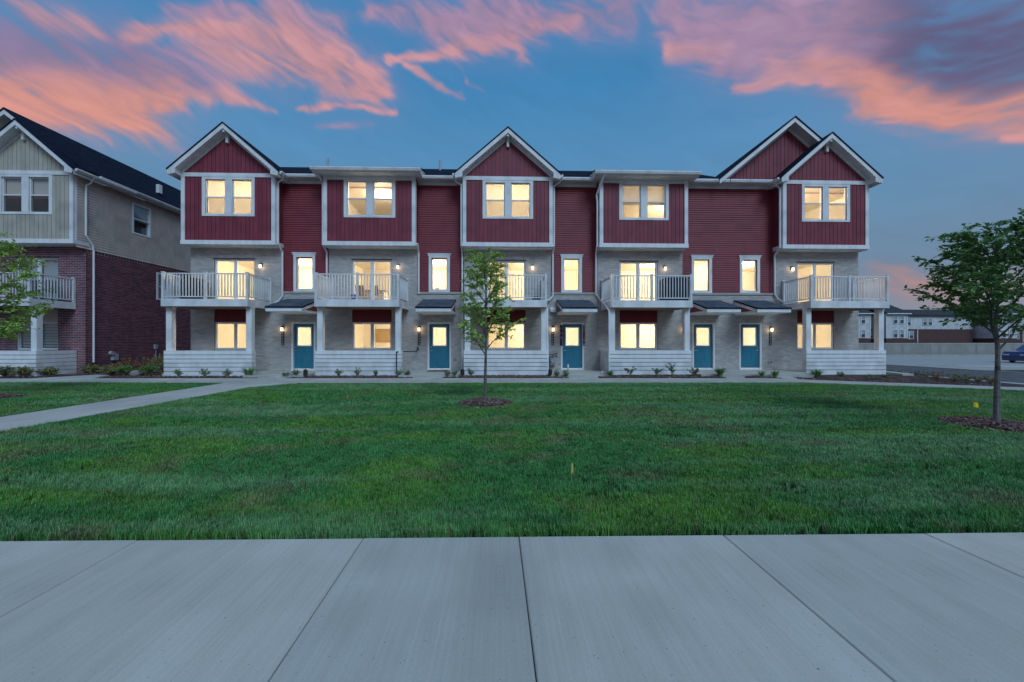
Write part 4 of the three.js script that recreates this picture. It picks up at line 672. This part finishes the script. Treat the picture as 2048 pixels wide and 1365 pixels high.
{ // gas meter and services by the third door
  const t = thing('gas_meter', 'grey gas meter with pipes beside the third blue door', 'gas meter', [2.40, .12, -17.88]), m = std(.30, .31, .33, .55);
  part('meter_body', [box(-.12, .12, .26, .56, -.06, .10), new THREE.CylinderGeometry(.10, .10, .06, 18).rotateX(Math.PI / 2).translate(0, .44, .12)], m, t); part('pipe', [tube([[-.17, 0, 0], [-.17, .72, 0], [.0, .72, 0], [.0, .56, 0]], .022), tube([[.0, .72, 0], [.18, .78, 0], [.20, .62, -.08]], .02)], std(.08, .08, .09, .6), t); part('regulator', [new THREE.CylinderGeometry(.07, .07, .05, 16).translate(-.17, .66, .03)], m, t);
  const v = thing('vent_box', 'white vent hood on brick left of the third door roof', 'vent', [2.42, 2.76, -18]); part('hood', [prismX([[.002, 0], [.14, 0], [.14, .10], [.002, .24]], -.12, .12)], M.white, v); part('flap', [box(-.10, .10, -.012, -.002, .01, .13)], M.dark, v);
  const o1 = thing('wall_outlet', 'small outlet cover on brick right of the second door', 'outlet', [-2.04, .58, -18]); part('cover', [box(-.06, .06, 0, .11, .002, .05)], std(.22, .22, .23, .6), o1); part('lid', [box(-.05, .05, .01, .10, .05, .06)], std(.28, .28, .29, .5), o1);
  const h = thing('hose_bib', 'grey hose tap cover on brick left of the last porch', 'tap', [12.55, .45, -18]); part('cover', [box(-.09, .09, 0, .10, .002, .05)], std(.45, .45, .46, .6), h); part('tap', [tube([[0, .05, .05], [0, .05, .12], [0, .0, .14]], .016)], M.dark, h);
}
{ // patterned banners on the third door frame
  const cs = ['#6d2433', '#86707c', '#2d2f4a', '#7a2130', '#6e5a68', '#4c1b2a'];
  for (const [x, n, label] of [[2.80, 0, 'patterned red and white banner on the left of the third door'], [3.845, 1, 'patterned red and white banner on the right of the third door']]) {
    const t = thing('door_banner', label, 'banner', [x, 0, -17.975], 0, 'banners beside the third door'), r = rng(70 + n);
    for (let i = 0; i < 9; i++) part('cloth_patch', [box(-.05 - .01 * r(), .05 + .01 * r(), 2.18 - (i + 1) * .105, 2.18 - i * .105 - .002, 0, .012 + .008 * r())], new THREE.MeshStandardMaterial({ color: new THREE.Color(cs[Math.floor(r() * 6)]), roughness: .9 }), t);
  }
}
{ // path lights in the beds, garden ornaments, door mat
  for (const [x, d, label] of [[-7.69, 15.85, 'black path light in the second bed'], [-1.5, 15.85, 'black path light at the left of the middle porch wall'], [2.02, 15.85, 'black path light at the right of the middle porch wall']]) { const t = thing('path_light', label, 'path light', [x, gh(x), -d], 0, 'black path lights in the beds'); part('stake', [new THREE.CylinderGeometry(.015, .01, .16, 8).translate(0, .06, 0)], M.black, t); part('body', [new THREE.CylinderGeometry(.075, .085, .16, 14).translate(0, .18, 0)], M.black, t); part('cap', [new THREE.SphereGeometry(.085, 14, 8, 0, 6.3, 0, 1.57).translate(0, .25, 0)], M.black, t); }
  const g = thing('garden_ornament', 'small white figure standing before the third blue door', 'ornament', [2.98, .12, -17.2]); part('body', [new THREE.LatheGeometry([[.001, 0], [.07, .01], [.055, .12], [.03, .18], [.001, .2]].map(p => new THREE.Vector2(...p)), 14)], std(.55, .53, .52, .7), g); part('head', [new THREE.SphereGeometry(.045, 12, 8).translate(0, .22, 0)], std(.7, .66, .64, .7), g); part('hat', [new THREE.ConeGeometry(.045, .1, 12).translate(0, .29, 0)], std(.75, .74, .74, .7), g);
  const g2 = thing('garden_ornament', 'pale stones by the left side of the fourth porch', 'ornament', [4.25, .11, -16.35]); const rk = (s, x, z, sd) => { const q = new THREE.IcosahedronGeometry(s, 2), r = rng(sd), p = q.attributes.position; for (let i = 0; i < p.count; i++) { const k = 1 + .25 * (fbm(p.getX(i) / s * 1.7 + sd, p.getY(i) / s * 1.7 + p.getZ(i) / s, 3) - .5); p.setXYZ(i, p.getX(i) * k, p.getY(i) * k * .7, p.getZ(i) * k); } q.computeVertexNormals(); q.translate(x, s * .5, z); return q; };
  part('stone', rk(.07, 0, 0, 3), std(.5, .46, .44, .9), g2); part('stone', rk(.05, .05, .2, 6), std(.35, .33, .33, .9), g2); part('stone', rk(.05, .12, .35, 8), std(.3, .28, .28, .9), g2);
  const k = thing('rock', 'pale boulder in the bed left of the left porch wall', 'rock', [-14.85, 0, -16.6]); part('boulder', rk(.22, 0, 0, 12), std(.42, .37, .36, .9, { map: tConcrete }), k);
  const m = thing('doormat', 'dark doormat before the second blue door', 'doormat', [-2.75, .122, -17.55]); part('mat', [box(-.45, .45, 0, .015, -.28, .28)], std(.05, .045, .04, 1), m); part('border', rim(-.45, .45, 0, .017, -.28, .28, .003), std(.03, .03, .03, 1), m);
}
{ // yellow marker flags in the lawn
  const flag = (x, d, w, turn, label) => { const t = thing('marker_flag', label, 'flag', [x, gh(x) - .04, -d], turn, 'marker flags in the lawn'); part('wire', [tube([[0, 0, 0], [0, .24, 0]], .0022, 5)], std(.4, .36, .1, .5), t); const g = new THREE.PlaneGeometry(w, .10, 8, 3); const p = g.attributes.position; for (let i = 0; i < p.count; i++) { const u = p.getX(i) / w + .5; p.setXYZ(i, p.getX(i) + w / 2, p.getY(i) + .19 - .03 * u * u, .018 * Math.sin(u * 5)); } g.computeVertexNormals(); part('flag', [g], std(.80, .58, .012, .6, { side: THREE.DoubleSide }), t); return t; };
  flag(9.70, 7.80, .11, -.1, 'yellow marker flag beside the broad right tree'); flag(.73, 4.02, .03, 1.1, 'small pale yellow marker flag in the near lawn').children[1].material = std(.50, .50, .14, .6, { side: THREE.DoubleSide });
}
{ // vent pipes on the roof
  for (const [x, label] of [[-9.12, 'grey vent pipe on the roof above the second bay left'], [-3.2, 'grey vent pipe on the roof left of the middle gable']]) { const t = thing('vent_pipe', label, 'vent pipe', [x, 10.4, -21.2], 0, 'vent pipes on the roof'); part('pipe', [new THREE.CylinderGeometry(.06, .06, .75, 12).translate(0, .35, 0)], std(.4, .42, .45, .6), t); part('flashing', [new THREE.CylinderGeometry(.09, .2, .18, 14).translate(0, .02, 0)], std(.2, .21, .23, .7), t); }
}
{ // things seen through the lit windows
  const pic = (x, y, z, w, h, m, label) => { const t = thing('wall_picture', label, 'picture', [x, y, z], 0, 'framed panels on lit room walls'); part('frame', rim(-w / 2, w / 2, -h / 2, h / 2, 0, .03, .04), M.wood, t); part('panel', [box(-w / 2 + .04, w / 2 - .04, -h / 2 + .04, h / 2 - .04, .002, .015)], m, t); };
  pic(-6.55, 1.75, -22.39, .85, .75, std(.42, .28, .12, .7), 'left dark framed panel seen in the second lower window'); pic(-5.35, 1.7, -22.39, .95, .85, std(.55, .38, .14, .7), 'right framed panel seen in the second lower window');
  const c = thing('kitchen_island', 'pale kitchen island seen in the second balcony door', 'island', [-6.6, 3.115, -20.6]); part('cabinet', [box(-.7, .7, 0, .88, -.35, .35)], std(.6, .56, .5, .6), c); part('worktop', [box(-.75, .75, .88, .92, -.4, .4)], std(.35, .27, .18, .4), c);
  for (const [x, label] of [[-6.85, 'left bar chair at the kitchen island'], [-6.15, 'right bar chair at the kitchen island']]) { const t = thing('bar_chair', label, 'chair', [x, 3.115, -19.7], 0, 'bar chairs at the kitchen island'); part('seat', [box(-.2, .2, .6, .65, -.2, .2)], M.wood, t); part('backrest', [prismX([[.17, .65], [.20, .65], [.27, 1.05], [.24, 1.05]], -.2, .2)], M.wood, t); for (const [a, b] of [[-.17, -.17], [.17, -.17], [-.17, .17], [.17, .17]]) part('leg', [box(a - .015, a + .015, 0, .6, b - .015, b + .015)], M.wood, t); }
  const s = thing('wall_shelf', 'dark wall shelves with books seen in the last lower window', 'shelf', [16.05, 1.1, -21.9]), r = rng(44); for (let k = 0; k < 3; k++) { part('shelf', [box(-.45, .45, k * .42, k * .42 + .03, -.12, .12)], M.wood, s); for (let x = -.4; x < .38;) { const w = .03 + .05 * r(); if (r() > .2) part('book', [box(x, x + w, k * .42 + .03, k * .42 + .2 + .12 * r(), -.1, .06)], std(.25 + .2 * r(), .17 + .1 * r(), .08, .8), s); x += w + .008; } }
  const lp = thing('table_lamp', 'small lamp shape seen in the narrow window beside the middle gable', 'lamp', [-3.05, 3.115, -19.3]); part('stand', [new THREE.CylinderGeometry(.02, .09, .75, 12).translate(0, .375, 0)], M.wood, lp); part('lamp_shade', [new THREE.CylinderGeometry(.10, .16, .2, 16).translate(0, .82, 0)], std(.7, .62, .5, .8), lp);
}
// ------------------------------------------------------------------ far townhouses across the street
{
  const wallM = std(.62, .63, .64, .7, { map: tGrain }), brickM = std(.30, .13, .13, .9, { map: tShingle }), roofM = std(.085, .105, .13, .95, { map: tShingle }), glassM = std(.05, .07, .09, .12), shadeM = std(.30, .34, .36, .6), K = 80, top = 1.12;
  const fw = (p, x, y, w, h, z) => { const f = part('window', rim(x - w / 2, x + w / 2, y, y + h, z, z + .10, .10), M.white, p); part('pane', [box(x - w / 2 + .1, x + w / 2 - .1, y + .1, y + h / 2 - .04, z + .01, z + .03)], glassM, f); part('pane', [box(x - w / 2 + .1, x + w / 2 - .1, y + h / 2 + .04, y + h - .1, z + .03, z + .05)], shadeM, f); part('meeting_rail', [box(x - w / 2 + .1, x + w / 2 - .1, y + h / 2 - .04, y + h / 2 + .04, z + .01, z + .07)], M.white, f); };
  const house = (x0, x1, xr, label) => {
    const t = thing('far_townhouse', label, 'townhouse', [x0, top, -K], 0, 'pale townhouses across the street'), w = x1 - x0, r = xr - x0, E = 6.05;
    part('wall', [box(0, w, .9, E, -9, 0)], wallM, t); part('brick_base', [box(-.02, w + .02, -.3, .9, -9, .03)], brickM, t);
    for (const x of [.06, w - .06]) part('corner_trim', [box(x - .1, x + .1, .9, E, -.02, .05)], M.white, t);
    const ph = E + 2.3; part('roof', [prismX([[.5, E - .05], [.5, E + .12], [-4.5, ph + .12], [-9.5, E + .12], [-9.5, E - .05], [-4.5, ph - .1]], -.35, w + .35)], roofM, t);
    part('rake_board', [prismX([[.52, E - .15], [.52, E + .08], [-4.5, ph + .06], [-4.5, ph - .18]], w + .3, w + .37)], M.white, t); part('gutter', [box(-.3, w + .3, E - .12, E + .06, .42, .56)], M.white, t);
    for (const x of w > 3.8 ? [w * .42, w * .72] : [w * .5]) { fw(t, x, 3.9, .95, 1.75, .0); fw(t, x, .98, .95, 1.75, .0); }
    if (r > w + 1) { part('wing_wall', [box(w, r, 2.9, E - .2, -9, -3)], wallM, t); part('wing_brick', [box(w, r, -.3, 2.9, -9, -2.95)], brickM, t); part('wing_roof', [prismX([[-2.5, E - .25], [-2.5, E - .08], [-5.5, E + 1.3], [-9.5, E - .08], [-9.5, E - .25]], w, r)], roofM, t); const c = w + 2.9; for (const q of [-1.05, 0, 1.05]) fw(t, c + q, .75, 1.0, 1.75, -2.95); part('downspout', [box(w + .3, w + .42, -.2, E - .3, -2.94, -2.82), box(w + 5.2, w + 5.35, -.2, 2.8, -2.94, -2.82)], M.white, t); for (const q of [2.2, 3.4, 7, 8.2]) if (w + q < r) fw(t, w + q, 3.7, .95, 1.6, -3.0); }
  };
  house(71.5, 77.2, 80.5, 'left far pale townhouse seen past the last porch column'); house(80.6, 85.2, 103, 'right far pale townhouse with red brick wing behind the right tree'); house(104, 109, 122, 'farthest right pale townhouse hidden behind the tree');
}
{ // dark blue car at the right edge
  const t = thing('parked_car', 'dark blue car parked beyond the street at the right edge', 'car', [45.2, -.39, -31.6], 0), paint = new THREE.MeshPhysicalMaterial({ color: rgb(.012, .02, .12), roughness: .35, clearcoat: 1, clearcoatRoughness: .06 });
  const side = [[-2.25, .30], [-2.28, .62], [-2.15, .86], [-1.25, .96], [-.55, 1.40], [.75, 1.44], [1.6, 1.02], [2.2, .92], [2.26, .45], [2.15, .28]]; const sh = poly(side), bg = new THREE.ExtrudeGeometry(sh, { depth: 1.5, bevelEnabled: true, bevelSize: .10, bevelThickness: .14, bevelSegments: 4 }); bg.translate(0, 0, -.75);
  part('body', [bg], paint, t);
  const gl = std(.02, .025, .03, .08); part('side_window', [prism([[-1.05, .98], [-.5, 1.34], [.72, 1.37], [1.3, 1.04]], .885, .90)], gl, t); part('side_window', [prism([[-1.05, .98], [-.5, 1.34], [.72, 1.37], [1.3, 1.04]], -.90, -.885)], gl, t);
  for (const x of [-1.4, 1.42]) for (const z of [-.78, .78]) { const w = part('wheel', [new THREE.TorusGeometry(.24, .085, 10, 24).translate(0, 0, 0)], M.black, t); w.position.set(x, .325, z + Math.sign(z) * .06); part('rim', [new THREE.CylinderGeometry(.19, .19, .12, 20).rotateX(Math.PI / 2)], M.steel, w); }
  for (const z of [-.55, .55]) { part('headlight', [box(-2.38, -2.28, .62, .74, z - .2, z + .2)], std(.6, .62, .65, .1), t); part('tail_light', [box(2.30, 2.37, .68, .82, z - .2, z + .2)], std(.25, .01, .012, .2), t); }
  part('bumper', [box(-2.42, -2.2, .30, .5, -.8, .8)], paint, t);
}
scene.updateMatrixWorld(true);
renderer.render(scene, camera);
